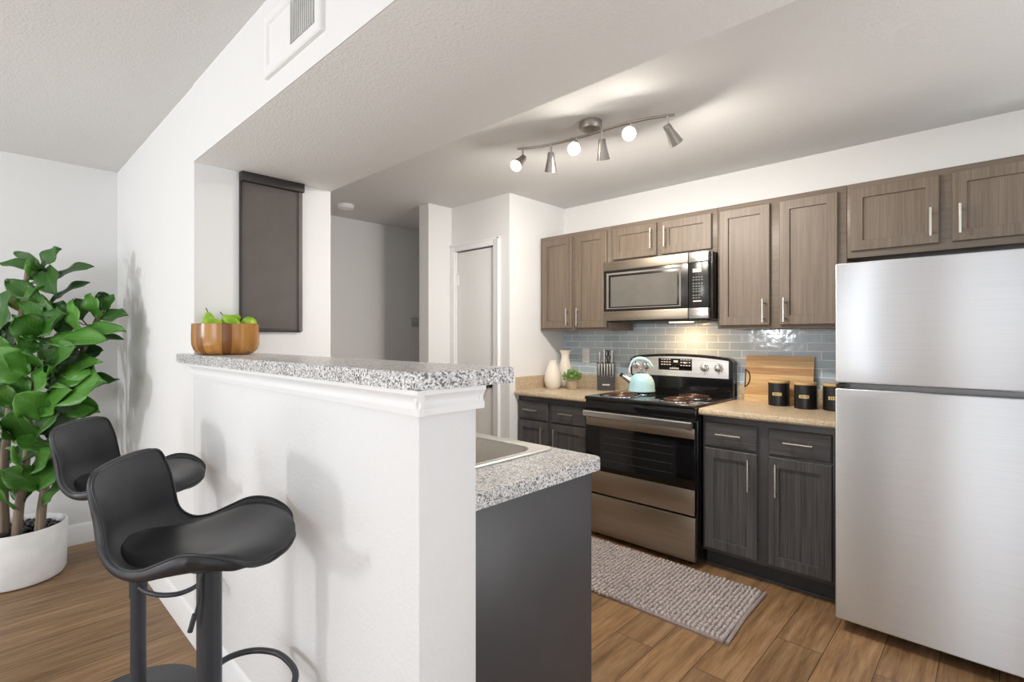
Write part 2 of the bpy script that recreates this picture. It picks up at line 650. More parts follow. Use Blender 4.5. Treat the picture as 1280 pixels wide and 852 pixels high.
# living-room / window-nook block, half wall and beam
struct(MB().box(XB0, XB0 + 0.1, 2.54, YH, 0, ZC), 'wall_living', M_WALL, 'white living room wall beside the fig plant')
m = MB()
NY0, NY1 = 2.54, 2.66
m.box(XB0 + 0.1, 0.842, NY0, NY1, 0, ZC)
m.box(1.132, XHD, NY0, NY1, 0, ZC)
m.box(0.842, 1.132, NY0, NY1, 0, 1.345)
m.box(0.842, 1.132, NY0, NY1, 2.083, ZC)
m.box(XHD - 0.1, XHD, NY1, YH, 0, ZC)
struct(m, 'wall_nook', M_WALL, 'wall past the bar end with the small dark window')
struct(MB().box(XB0, XB1, 0.905, 2.54, 0, 1.207, 0.004), 'wall_bar', M_WALLTEX, 'white half wall carrying the speckled bar top')
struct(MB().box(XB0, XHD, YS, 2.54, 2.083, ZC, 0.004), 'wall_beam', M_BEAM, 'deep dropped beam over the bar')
# paint the beam's living-room face like the wall
struct(MB().box(XB0 - 0.003, XB0, YS, 2.541, 2.084, ZC), 'wall_header', M_WALL, 'white wall face above the bar opening')
# pantry closet walls with a door opening
m = MB()
PX0, PX1 = 2.808, 2.90
m.box(PX0, PX1, 2.70, 2.862, 0, ZC)
m.box(PX0, PX1, 3.338, 3.387, 0, ZC)
m.box(PX0, PX1, 2.862, 3.338, 2.045, ZC)
m.box(PX1, XE, 2.70, 2.79, 0, ZC)
struct(m, 'wall_pantry', M_WALL, 'wall around the narrow white pantry door')
struct(MB().box(2.565, XE, 3.387, 3.513, 0, ZC), 'wall_stub', M_WALL, 'short wall end beside the pantry door and hallway')
# west and south walls with window openings (behind and beside the camera)


def wall_with_holes(axis, pos0, pos1, lo, hi, holes, name, label):
    m = MB()
    def bx(a, b, z0, z1):
        if b - a < 1e-4 or z1 - z0 < 1e-4:
            return
        if axis == 'x':
            m.box(pos0, pos1, a, b, z0, z1)
        else:
            m.box(a, b, pos0, pos1, z0, z1)
    cur = lo
    for (a, b, z0, z1) in holes:
        bx(cur, a, 0, ZC)
        bx(a, b, 0, z0)
        bx(a, b, z1, ZC)
        cur = b
    bx(cur, hi, 0, ZC)
    struct(m, name, M_WALL, label)


wall_with_holes('x', XW - 0.1, XW, YS, YL, [(-1.65, 0.15, 0.05, 2.15), (2.9, 3.7, 0.95, 2.2)], 'wall_west', 'living room window wall')
wall_with_holes('y', YS - 0.1, YS, XW, XE, [(-3.4, -0.4, 0.2, 2.25), (1.4, 3.2, 0.6, 2.1)], 'wall_south', 'wall behind the camera')


def baseboard(name, pts_profile, axis, a, b):
    struct(MB().prism(pts_profile, axis, a, b), name, M_TRIM, name.replace('_', ' ') + ', white moulded', 'baseboard')


def bb_prof(face, s):
    return [(face, 0), (face + s * 0.015, 0), (face + s * 0.015, 0.085), (face + s * 0.011, 0.095), (face + s * 0.011, 0.108), (face + s * 0.005, 0.122), (face, 0.13)]


baseboard('baseboard_bar', bb_prof(XB0, -1), 'y', 0.893, YL - 0.016)
baseboard('baseboard_north', bb_prof(YL, -1), 'x', XW, XB0)
baseboard('baseboard_end', bb_prof(0.905, -1), 'x', XB0 - 0.0, XB1)
baseboard('baseboard_hall', bb_prof(YH, -1), 'x', XHD, XE)
baseboard('baseboard_stub', bb_prof(3.387, -1), 'x', 2.565, 2.79)
# crown moulding under the bar top: left run and end return


def crown(o):
    return [(0.0, 1.152), (0.013, 1.152), (0.014, 1.166), (0.010, 1.172), (0.009, 1.180), (0.014, 1.190), (0.019, 1.197), (0.019, 1.207), (0.0, 1.207)]


m = MB()
m.prism([(XB0 - x, z) for x, z in crown(0)], 'y', 0.885, 2.54)
struct(m, 'trim_1', M_TRIM, 'white moulding along the bar under the counter', 'moulding')
m = MB()
m.prism([(0.905 - x, z) for x, z in crown(0)], 'x', XB0 - 0.014, XB1 + 0.014)
m.prism([(XB1 + x, z) for x, z in crown(0)], 'y', 0.893, 1.02)
struct(m, 'trim_2', M_TRIM, 'white moulding wrapping the bar wall end', 'moulding')

# pantry door, casing, hinges, knob
d = MB().box(2.822, 2.856, 2.875, 3.326, 0.01, 2.033, 0.002).build('door_1', M_DOORW)
d['kind'] = 'structure'
d['label'] = 'narrow flat white pantry door'
d['category'] = 'door'
ROOT[d.name] = (0, 0, 0)
m = MB()
m.lathe([(0.0, 0), (0.026, 0), (0.026, 0.004), (0.012, 0.006), (0.010, 0.03), (0.022, 0.036), (0.027, 0.048), (0.022, 0.06), (0.0, 0.063)], (2.822, 2.925, 0.945), 20, Matrix.Rotation(-math.pi / 2, 3, 'Y'))
m.build('door_knob', plain('aged_bronze', (0.10, 0.08, 0.06), 0.3, 0.9), d)
for z in (0.25, 1.05, 1.80):
    m = MB()
    m.tube([(2.816, 3.330, z - 0.045), (2.816, 3.330, z + 0.045)], 0.006, 10)
    m.box(2.815, 2.822, 3.305, 3.33, z - 0.045, z + 0.045)
    m.build('hinge', M_TRIM, d)
m = MB()
cw = 0.058


def casing_leg(m, y0, y1):
    m.box(2.790, 2.808, y0, y1, 0, 2.045 + cw, 0.003)


m.box(2.792, 2.81, 2.802, 2.866, 0, 2.10, 0.004)
m.box(2.786, 2.80, 2.802, 2.822, 0, 2.10, 0.004)
m.box(2.792, 2.81, 3.334, 3.386, 0, 2.10, 0.004)
m.box(2.792, 2.81, 2.866, 3.334, 2.041, 2.10, 0.004)
m.box(2.786, 2.80, 2.802, 3.386, 2.082, 2.10, 0.004)
m.box(2.81, 2.86, 2.862, 2.874, 0, 2.04)
m.box(2.81, 2.86, 3.328, 3.338, 0, 2.04)
struct(m, 'trim_3', M_TRIM, 'white casing around the pantry door', 'casing')

# small window behind the blind
m = MB()
m.box(0.842, 1.132, 2.60, 2.63, 1.345, 1.375)
m.box(0.842, 1.132, 2.60, 2.63, 2.055, 2.083)
m.box(0.842, 0.868, 2.60, 2.63, 1.375, 2.055)
m.box(1.106, 1.132, 2.60, 2.63, 1.375, 2.055)
wn = struct(m, 'window_1', M_TRIM, 'narrow window behind the dark blind', 'window')
MB().box(0.868, 1.106, 2.612, 2.618, 1.375, 2.055).build('pane', M_GLASS, wn)
bl = thing('roller_blind', (0.985, 2.53, 1.35), 'closed dark brown roller blind over the narrow window past the bar', 'blind')
m = MB()
m.box(0.846, 1.118, 2.531, 2.535, 1.352, 2.05)
m.build('fabric', M_BLIND, bl)
MB().box(0.842, 1.136, 2.505, 2.54, 2.040, 2.083, 0.004).build('headrail', M_BLINDRAIL, bl)
m = MB()
m.box(0.842, 0.850, 2.524, 2.54, 1.350, 2.045, 0.001)
m.build('side_channel', M_BLINDRAIL, bl)
m = MB()
m.box(1.113, 1.131, 2.522, 2.54, 1.350, 2.045, 0.001)
m.build('side_channel', plain('taupe_blind_channel', (0.16, 0.14, 0.13), 0.5), bl)
MB().box(0.846, 1.118, 2.527, 2.539, 1.346, 1.362, 0.002).build('bottom_rail', M_BLINDRAIL, bl)

# tile splash behind the counters
struct(MB().box(3.478, XE, 0.50, 2.699, 0.90, 1.44), 'tile_backsplash', M_TILE, 'grey glass subway tile backsplash behind the stove', 'tile')

# ------------------------------------------------------------------ bar top


def rounded_rect(x0, x1, y0, y1, rad, n=6):
    """rad: dict corner->(radius), corners: 'll','lr','ur','ul' in x,y"""
    out = []
    for key, cx, cy, a0 in (('ll', x0, y0, 180), ('lr', x1, y0, 270), ('ur', x1, y1, 0), ('ul', x0, y1, 90)):
        r = rad.get(key, 0)
        sx = 1 if 'l' == key[1] else -1
        sy = 1 if 'l' == key[0] else -1
        if r == 0:
            out.append((cx, cy))
            continue
        ox, oy = cx + sx * r, cy + sy * r
        for k in range(n + 1):
            a = math.radians(a0 + 90 * k / n)
            out.append((ox + r * math.cos(a), oy + r * math.sin(a)))
    return out


poly = rounded_rect(0.636, 0.932, 0.882, 2.72, {'ll': 0.06})
# notch: beyond the opening (y>2.54) only the narrow horn in front of the wall remains
poly = poly[:-2] + [(0.932, 2.538), (0.6595, 2.538), (0.6595, 2.72), (0.636, 2.72)]
m = MB()
rings = []
def inset(poly, d):
    n = len(poly)
    out = []
    for i in range(n):
        p, q, r = Vector(poly[i - 1]), Vector(poly[i]), Vector(poly[(i + 1) % n])
        a = (q - p).normalized()
        b = (r - q).normalized()
        na, nb = Vector((-a.y, a.x)), Vector((-b.y, b.x))
        k = (na + nb)
        k = k / max(0.3, k.length_squared / 2) 
        out.append(q + k * d)
    return out
pin = inset(poly, 0.003)
m.loops([[(p[0], p[1], 1.207) for p in poly], [(p[0], p[1], 1.243) for p in poly], [(p[0], p[1], 1.246) for p in pin]])
single(m, 'bar_countertop', M_GREY_CT, 'grey speckled laminate bar top on the white half wall', 'countertop')

# ------------------------------------------------------------------ peninsula: cabinet, worktop, sink
pen = thing('peninsula_cabinet', (1.13, 1.75, 0), 'dark charcoal peninsula cabinet behind the white half wall', 'cabinet')
MB().box(0.83, 1.40, 1.008, 2.50, 0.09, 0.70, 0.001).build('body', M_LO_F, pen)
m = MB()
m.box(0.83, 1.40, 1.008, 1.10, 0.70, 0.875)
m.box(0.83, 1.40, 2.05, 2.50, 0.70, 0.875)
m.box(1.385, 1.40, 1.10, 2.05, 0.70, 0.875)
m.build('upper_rail', M_LO_F, pen)
MB().box(0.829, 1.427, 0.990, 1.008, 0.0, 0.875, 0.002).build('end_panel', M_PANEL, pen)
MB().box(0.83, 1.33, 1.008, 2.50, 0.0, 0.09).build('toe_kick', M_KICK, pen)


def shaker(m, y0, y1, z0, z1, xf, s=-1, t=0.02, stile=0.052, rec=0.010):
    """recessed-panel front facing s*X; xf is the front face"""
    def ring(d, x):
        return [(x, y0 + d, z0 + d), (x, y1 - d, z0 + d), (x, y1 - d, z1 - d), (x, y0 + d, z1 - d)]
    xb = xf - s * t
    R = [ring(0, xb), ring(0, xf - s * 0.003), ring(0.003, xf), ring(stile, xf), ring(stile + 0.002, xf - s * rec), ]
    m.loops(R)
    return m


def slab(m, y0, y1, z0, z1, xf, s=-1, t=0.02):
    def ring(d, x):
        return [(x, y0 + d, z0 + d), (x, y1 - d, z0 + d), (x, y1 - d, z1 - d), (x, y0 + d, z1 - d)]
    m.loops([ring(0, xf - s * t), ring(0, xf - s * 0.006), ring(0.006, xf), ])
    return m


def pull(m, c, length, axis, s=-1, r=0.0055, stand=0.03):
    """bar pull centred at c=(x face, y, z)"""
    x, y, z = c
    xo = x + s * stand
    h = length / 2
    hp = h - 0.022
    if axis == 'z':
        m.tube([(xo, y, z - h), (xo, y, z + h)], r, 10)
        for q in (-hp, hp):
            m.tube([(x, y, z + q), (xo, y, z + q)], r * 0.8, 8)
    else:
        m.tube([(xo, y - h, z), (xo, y + h, z)], r, 10)
        for q in (-hp, hp):
            m.tube([(x, y + q, z), (xo, y + q, z)], r * 0.8, 8)
    return m


for (a, b) in ((1.02, 1.385), (1.395, 1.76), (1.77, 2.13), (2.14, 2.49)):
    dr = shaker(MB(), a, b, 0.12, 0.69, 1.42, 1).build('door', M_LO_V, pen, smooth=False)
    pull(MB(), (1.42, b - 0.04, 0.6), 0.13, 'z', 1).build('handle', M_NICKEL, dr)

# worktop with a sink cut-out
m = MB()
hole = (0.905, 1.425, 1.195, 1.965)
zt, zb = 0.915, 0.875
m2 = MB()


def worktop_piece(poly):
    m2.loops([[(p[0], p[1], zb) for p in poly], [(p[0], p[1], zt - 0.003) for p in poly], [(p[0], p[1], zt) for p in poly]])


pr = rounded_rect(0.8275, 1.475, 0.972, hole[2], {'lr': 0.035})
pi_ = inset(pr, 0.003)
pi_ = [(x if 0.84 < x else 0.8275, y if y < hole[2] - 0.005 else hole[2]) for x, y in pi_]
m2.loops([[(p[0], p[1], zb) for p in pr], [(p[0], p[1], zt - 0.003) for p in pr], [(p[0], p[1], zt) for p in pi_]])
worktop_piece([(0.8275, hole[3]), (1.475, hole[3]), (1.475, 2.50), (0.8275, 2.50)])
worktop_piece([(0.8275, hole[2]), (hole[0], hole[2]), (hole[0], hole[3]), (0.8275, hole[3])])
worktop_piece([(hole[1], hole[2]), (1.475, hole[2]), (1.475, hole[3]), (hole[1], hole[3])])
single(m2, 'sink_countertop', M_GREY_CT, 'grey speckled sink worktop on the charcoal peninsula cabinet', 'countertop')

sk = thing('kitchen_sink', (1.165, 1.58, 0.915), 'stainless steel drop-in sink set in the speckled peninsula worktop', 'sink')
oy0, oy1, ox0, ox1 = 1.165, 1.99, 0.885, 1.447
R1 = dict.fromkeys(('ll', 'lr', 'ur', 'ul'), 0.025)
R2 = dict.fromkeys(('ll', 'lr', 'ur', 'ul'), 0.075)
m = MB()
po = rounded_rect(ox0, ox1, oy0, oy1, R1, 8)
pi_ = rounded_rect(ox0 + 0.075, ox1 - 0.05, oy0 + 0.04, oy1 - 0.04, R2, 8)
pi2 = rounded_rect(ox0 + 0.082, ox1 - 0.057, oy0 + 0.047, oy1 - 0.047, R2, 8)
pf = rounded_rect(ox0 + 0.02, ox1 - 0.018, oy0 + 0.018, oy1 - 0.018, R1, 8)
m.loops([[(p[0], p[1], 0.9155) for p in po], [(p[0], p[1], 0.921) for p in po], [(p[0], p[1], 0.923) for p in inset(po, 0.004)], [(p[0], p[1], 0.919) for p in pf],
         [(p[0], p[1], 0.920) for p in pi_], [(p[0], p[1], 0.912) for p in pi2]], True, False, False)
m.build('rim', M_SINK, sk)
m = MB()
pb = rounded_rect(ox0 + 0.11, ox1 - 0.085, oy0 + 0.075, oy1 - 0.075, R2, 8)
m.loops([[(p[0], p[1], 0.912) for p in pi2], [(p[0], p[1], 0.74) for p in pb], [(p[0], p[1], 0.725) for p in inset(pb, 0.03)]], True, False, True)
m.build('basin', M_SINK, sk)
MB().lathe([(0.0, 0.726), (0.042, 0.726), (0.045, 0.73), (0.0, 0.729)], (1.165, 1.58, 0), 24).build('drain', M_CHROME, sk)

# ------------------------------------------------------------------ base cabinets by the stove


def base_cabinet(y0, y1, label, doors, drawers, vside):
    t = thing('base_cabinet', (3.2, (y0 + y1) / 2, 0), label, 'cabinet', 'charcoal base cabinets under the stove-side counter')
    MB().box(2.91, XE - 0.001, y0, y1, 0.10, 0.876, 0.001).build('body', M_LO_F, t)
    m = MB()
    m.box(2.965, XE - 0.001, y0, y1, 0.0, 0.10)
    m.build('toe_kick', M_KICK, t)
    MB().box(2.957, 2.965, y0, y1, 0.002, 0.014).build('trim_strip', M_LO_F, t)
    for (a, b) in drawers:
        dw = slab(MB(), a, b, 0.703, 0.84, 2.89).build('drawer', M_LO_H, t, smooth=False)
        pull(MB(), (2.89, (a + b) / 2, 0.777), 0.135, 'y').build('handle', M_NICKEL, dw)
    for (a, b), hs in zip(doors, vside):
        dr = shaker(MB(), a, b, 0.122, 0.692, 2.89).build('door', M_LO_V, t, smooth=False)
        hy = a + 0.04 if hs < 0 else b - 0.04
        pull(MB(), (2.89, hy, 0.575), 0.17, 'z').build('handle', M_NICKEL, dr)
    return t


base_cabinet(0.565, 1.243, 'charcoal base cabinet between the stove and the refrigerator', [(0.942, 1.229), (0.593, 0.885)], [(0.942, 1.229), (0.593, 0.885)], [-1, 1])
base_cabinet(2.018, 2.698, 'dark base cabinet in the corner left of the stove', [(2.397, 2.690), (2.055, 2.359)], [(2.397, 2.690), (2.055, 2.359)], [-1, 1])


def stove_counter(y0, y1, label, side):
    t = thing('countertop', (3.17, (y0 + y1) / 2, 0.877), label, 'countertop', 'tan speckled counters beside the stove')
    m = MB()
    # rolled front edge profile swept along y
    prof = [(XE - 0.012, 0.877), (2.875, 0.877), (2.862, 0.880), (2.855, 0.889), (2.855, 0.902), (2.861, 0.912), (2.872, 0.915), (XE - 0.012, 0.915)]
    m.prism(prof, 'y', y0, y1)
    m.build('top', M_TAN_CT, t)
    return t


stove_counter(0.560, 1.247, 'tan speckled counter holding the cutting board and black canisters', False)
stove_counter(2.016, 2.699, 'tan speckled counter holding the vases and knife block', True)

# low laminate splash strips fixed to the wall behind the counters
for name, y0, y1, lab in (('trim_4', 0.560, 1.247, 'tan speckled splash strip on the wall behind the canisters'),
                          ('trim_5', 2.016, 2.699, 'tan speckled splash strip on the wall behind the vases')):
    struct(MB().prism([(XE - 0.03, 0.9152), (XE - 0.03, 1.010), (XE - 0.026, 1.015), (XE - 0.012, 1.015), (XE - 0.012, 0.9152)], 'y', y0, y1), name, M_TAN_CT, lab, 'splash')
struct(MB().prism([(2.679, 0.9152), (2.679, 1.010), (2.683, 1.015), (2.699, 1.015), (2.699, 0.9152)], 'x', 2.872, XE - 0.031), 'trim_6', M_TAN_CT, 'tan speckled splash strip on the pantry-side wall by the vases', 'splash')

# ------------------------------------------------------------------ upper cabinets


def upper_cabinet(y0, y1, z0, z1, label, doors, dz, sides, hz, xf=3.17):
    t = thing('wall_cabinet', (3.33, (y0 + y1) / 2, z0), label, 'cabinet', 'taupe wood-grain wall cabinets above the stove wall')
    MB().box(xf, XE - 0.001, y0 + 0.001, y1 - 0.001, z0, z1, 0.001).build('body', M_UP_H, t)
    for (a, b), hs in zip(doors, sides):
        dr = shaker(MB(), a, b, dz[0], dz[1], xf - 0.02).build('door', M_UP_V, t, smooth=False)
        hy = a + 0.03 if hs < 0 else b - 0.03
        pull(MB(), (xf - 0.02, hy, hz), 0.135, 'z').build('handle', M_NICKEL, dr)
    return t


upper_cabinet(2.03, 2.698, 1.372, 2.122, 'tall taupe wall cabinet in the corner left of the microwave', [(2.374, 2.672), (2.058, 2.336)], (1.392, 2.092), [-1, 1], 1.475)
upper_cabinet(1.262, 2.03, 1.848, 2.122, 'short taupe wall cabinet directly above the microwave', [(1.667, 2.004), (1.295, 1.627)], (1.872, 2.092), [-1, 1], 1.985)
upper_cabinet(0.582, 1.262, 1.372, 2.122, 'tall taupe wall cabinet between the microwave and the refrigerator', [(0.957, 1.245), (0.622, 0.906)], (1.392, 2.092), [-1, 1], 1.475)
upper_cabinet(-0.36, 0.582, 1.735, 2.122, 'wide taupe wall cabinet above the refrigerator', [(0.207, 0.563), (-0.215, 0.161)], (1.768, 2.092), [-1, 1], 1.868)

# ------------------------------------------------------------------ refrigerator
fr = thing('refrigerator', (3.1, 0.12, 0), 'tall stainless steel top-freezer refrigerator at the right', 'refrigerator')
FY0, FY1 = -0.30, 0.540
MB().box(2.775, 3.46, FY0 + 0.005, FY1 - 0.005, 0.03, 1.645, 0.004).build('body', plain('fridge_dark_grey_case', (0.05, 0.052, 0.055), 0.45), fr)
MB().box(2.69, 2.768, FY0, FY1, 1.117, 1.652, 0.006, 3).build('freezer_door', M_FRIDGE, fr)
MB().box(2.69, 2.768, FY0, FY1, 0.052, 1.090, 0.006, 3).build('refrigerator_door', M_FRIDGE, fr)
MB().box(2.705, 2.775, FY0 + 0.01, FY1 - 0.04, 1.092, 1.115, 0.001).build('divider', plain('fridge_gasket_grey', (0.16, 0.165, 0.17), 0.4), fr)
m = MB()
m.box(2.70, 2.78, FY1 - 0.055, FY1 - 0.002, 1.096, 1.110, 0.002)
m.tube([(2.712, FY1 - 0.02, 1.088), (2.712, FY1 - 0.02, 1.119)], 0.008, 12)
m.build('hinge', M_BLACKPL, fr)
MB().box(2.80, 3.44, FY0 + 0.03, FY1 - 0.03, 0.012, 0.03).build('base_grille', M_BLACKPL, fr)
for z0, z1, nm in ((1.17, 1.45, 'handle'), (0.55, 1.04, 'handle')):
    m = MB()
    m.tube([(2.69, FY0 + 0.05, z0), (2.65, FY0 + 0.05, z0 + 0.02), (2.645, FY0 + 0.05, (z0 + z1) / 2), (2.65, FY0 + 0.05, z1 - 0.02), (2.69, FY0 + 0.05, z1)], 0.011, 12)
    m.build(nm, M_STEEL, fr)
for y in (FY0 + 0.06, FY1 - 0.06):
    MB().lathe([(0.02, 0.0), (0.02, 0.008), (0.012, 0.012), (0.012, 0.03)], (2.83, y, 0), 14).build('foot', M_BLACKPL, fr)

# ------------------------------------------------------------------ range
rg = thing('electric_range', (3.15, 1.632, 0), 'freestanding stainless steel electric stove with black coil cooktop', 'stove')
RY0, RY1 = 1.252, 2.012
MB().box(2.86, 3.47, RY0, RY1, 0.03, 0.905, 0.002).build('body', M_BLACKGL, rg)
m = MB()
m.box(2.818, 3.44, RY0 - 0.002, RY1 + 0.002, 0.905, 0.930, 0.006, 3)
m.box(2.83, 2.87, RY0, RY1, 0.842, 0.905, 0.003)
m.build('cooktop', M_BLACKGL, rg)
for (bx, by, r) in ((2.985, 1.435, 0.098), (3.215, 1.44, 0.105), (2.985, 1.83, 0.112), (3.21, 1.815, 0.092)):
    m = MB()
    m.lathe([(r + 0.012, 0.9302), (r + 0.012, 0.935), (r + 0.004, 0.9365), (r - 0.01, 0.9335), (r * 0.5, 0.9315), (0.0, 0.9312)], (bx, by, 0), 40, None, False, False)
    bp = m.build('burner', M_CHROME, rg)
    pts = []
    turns = 4.2
    for k in range(int(turns * 26)):
        a = k / 26 * 2 * math.pi
        rr = 0.018 + (r - 0.022) * k / (turns * 26)
        pts.append((bx + rr * math.cos(a), by + rr * math.sin(a), 0.941))
    MB().tube(pts, 0.0042, 6).build('coil', M_COIL, bp)
# oven door
m = MB()
m.box(2.832, 2.858, RY0 + 0.006, RY1 - 0.006, 0.300, 0.795, 0.002)
od = m.build('oven_door', M_BLACKGLASS, rg)
MB().box(2.828, 2.834, RY0 + 0.006, RY1 - 0.006, 0.738, 0.796, 0.001).build('door_top_band', M_BRONZE, od)
MB().box(2.828, 2.834, RY0 + 0.006, RY1 - 0.006, 0.300, 0.445, 0.001).build('door_bottom_band', M_BRONZE, od)
m = MB()
m.prism([(2.786, 0.803), (2.786, 0.833), (2.792, 0.838), (2.806, 0.838), (2.808, 0.830), (2.808, 0.806), (2.804, 0.800), (2.790, 0.800)], 'y', RY0 + 0.008, RY1 - 0.008)
for y in (RY0 + 0.03, RY1 - 0.03):
    m.box(2.804, 2.834, y - 0.014, y + 0.014, 0.790, 0.832, 0.002)
m.build('oven_handle', M_STEEL, od)
m = MB()
wy0, wy1, wz0, wz1 = 1.37, 1.90, 0.475, 0.715
m.box(2.8312, 2.8322, wy0, wy1, wz0, wz1)
m.build('window', plain('oven_window_grey', (0.011, 0.011, 0.0115), 0.06), od)
m = MB()
for z in (0.52, 0.575, 0.63, 0.675):
    m.box(2.8303, 2.8313, wy0 + 0.02, wy1 - 0.02, z, z + 0.0025)
m.build('rack', plain('oven_rack_grey', (0.05, 0.05, 0.05), 0.4), od)
MB().box(2.828, 2.858, RY0 + 0.004, RY1 - 0.004, 0.036, 0.288, 0.003).build('storage_drawer', M_BRONZE, rg)
for y in (RY0 + 0.05, RY1 - 0.05):
    for x in (2.9, 3.42):
        MB().lathe([(0.02, 0), (0.02, 0.01), (0.01, 0.012), (0.01, 0.03)], (x, y, 0), 12).build('foot', M_BLACKPL, rg)
# backguard with arched top
m = MB()
n = 24
topc = []
for k in range(n + 1):
    y = RY0 + 0.004 + (RY1 - RY0 - 0.008) * k / n
    s = (k / n - 0.5) * 2
    z = 1.205 - 0.026 * abs(s) ** 2.2 - (0.02 * max(0, abs(s) - 0.96) / 0.04)
    topc.append((y, z))
poly = [(RY0 + 0.004, 0.93)] + topc + [(RY1 - 0.004, 0.93)]
m.prism(poly, 'x', 3.405, 3.472)
m.build('backguard', M_BLACKGL, rg)
m = MB()
pc = []
for k in range(n + 1):
    y = RY0 + 0.030 + (RY1 - RY0 - 0.050) * k / n
    s = (k / n - 0.5) * 2
    pc.append((y, 1.186 - 0.022 * abs(s) ** 2.2))
poly = [(RY0 + 0.030, 1.048)] + pc + [(RY1 - 0.020, 1.048)]
m.prism(poly, 'x', 3.398, 3.406)
cp = m.build('control_panel', steel('panel_bright_steel', (0.86, 0.85, 0.84), 0.42, 'y'), rg)
MB().box(3.3962, 3.3982, 1.530, 1.778, 1.090, 1.172, 0.0005).build('display', M_BLACKGLASS, cp)
m = MB()
for (ya, yb, za, zb_) in [(1.758 - 0.020 * i, 1.744 - 0.020 * i, 1.125 + 0.018 * j, 1.132 + 0.018 * j) for i in range(4) for j in range(3)] + \
        [(1.612 - 0.020 * i, 1.600 - 0.020 * i, 1.122 + 0.02 * j, 1.128 + 0.02 * j) for i in range(4) for j in range(3)] + \
        [(1.690 - 0.014 * i, 1.680 - 0.014 * i, 1.098, 1.108) for i in range(5)]:
    m.box(3.3955, 3.3964, yb, ya, za, zb_)
m.build('key_legend', M_MARK, cp)
m = MB()
for i in range(3):
    m.box(3.3955, 3.3964, 1.654 - 0.011 * i, 1.661 - 0.011 * i, 1.146, 1.158)
m.build('clock_digits', M_DIGIT, cp)
MB().box(3.3972, 3.3982, 1.63, 1.69, 1.066, 1.072).build('maker_mark', M_MARK, cp)
for ky in (1.345, 1.440, 1.876, 1.965):
    m = MB()
    Mx = Matrix.Rotation(-math.pi / 2, 3, 'Y')
    m.lathe([(0.0, 0), (0.030, 0), (0.030, 0.003), (0.026, 0.005), (0.025, 0.022), (0.021, 0.028), (0.0, 0.029)], (3.398, ky, 1.117), 24, Mx)
    m.box(3.362, 3.374, ky - 0.004, ky + 0.004, 1.117 - 0.020, 1.117 + 0.022, 0.001)
    k = m.build('knob', M_CHROME, cp)
    m = MB()
    m.prism([(ky - 0.007, 1.082), (ky + 0.007, 1.082), (ky, 1.070)], 'x', 3.3972, 3.3982)
    m.build('pointer_mark', M_MARK, cp)

# ------------------------------------------------------------------ microwave
mw = thing('microwave_oven', (3.28, 1.65, 1.43), 'stainless steel and black over-the-range microwave above the stove', 'microwave')
MB().box(3.105, 3.478, 1.268, 2.026, 1.432, 1.846, 0.002).build('body', M_MWBLACK, mw)
m = MB()
m.box(3.072, 3.104, 1.408, 2.030, 1.502, 1.784, 0.002)
md = m.build('door', M_MWBLACK, mw)
MB().box(3.068, 3.104, 1.408, 2.032, 1.785, 1.847, 0.002).build('top_band', M_BRONZE, md)
MB().box(3.068, 3.104, 1.408, 2.032, 1.436, 1.501, 0.002).build('bottom_band', M_BRONZE, md)
m = MB()
def yzring(y0, y1, z0, z1, x):
    return [(x, y0, z0), (x, y1, z0), (x, y1, z1), (x, y0, z1)]
m.loops([yzring(1.455, 2.005, 1.518, 1.768, 3.0716), yzring(1.455, 2.005, 1.518, 1.768, 3.0706), yzring(1.478, 1.972, 1.530, 1.742, 3.0735)], True, False, False)
m.build('window_frame', plain('microwave_window_frame', (0.20, 0.185, 0.165), 0.2), md)
MB().box(3.0695, 3.0715, 1.480, 1.970, 1.532, 1.740).build('window', M_MWGLASS, md)
m = MB()
m.box(3.072, 3.104, 1.280, 1.404, 1.502, 1.784, 0.002)
mp_ = m.build('control_panel', M_MWBLACK, mw)
MB().box(3.068, 3.104, 1.280, 1.404, 1.785, 1.847, 0.002).build('top_band', M_STEEL, mp_)
MB().box(3.068, 3.104, 1.280, 1.404, 1.436, 1.501, 0.002).build('bottom_band', M_STEEL, mp_)
MB().box(3.0708, 3.0722, 1.322, 1.378, 1.722, 1.745).build('display', M_LCD, mp_)
m = MB()
for r in range(8):
    for c in range(4):
        z = 1.695 - r * 0.0165 - (0.006 if r > 1 else 0) - (0.006 if r > 5 else 0)
        if r == 7 and c == 3:
            continue
        y = 1.378 - c * 0.0175
        m.box(3.0710, 3.0722, y - 0.011, y, z - 0.007, z)
m.build('keypad', plain('keypad_print', (0.17, 0.165, 0.16), 0.5), mp_)
MB().box(3.0710, 3.0722, 1.322, 1.376, 1.540, 1.548).build('maker_mark', M_MARK, mp_)
m = MB()
m.box(3.09, 3.47, 1.30, 2.00, 1.424, 1.4325, 0.001)
ub = m.build('underside_vent', M_KICK, mw)
MB().box(3.24, 3.32, 1.48, 1.62, 1.420, 1.4245, 0.001).build('hood_lamp', emit('hood_lamp_lens', (1, 0.78, 0.5), 6.0), ub)
hl = area('hood_lamp_light', (3.28, 1.55, 1.418), (0.0, 0, -1), 0.16, 0.07, 2.4, (1.0, 0.60, 0.28))
hl.parent = ub
hl.location = Vector(hl.location) - Vector(ROOT[ub.name])

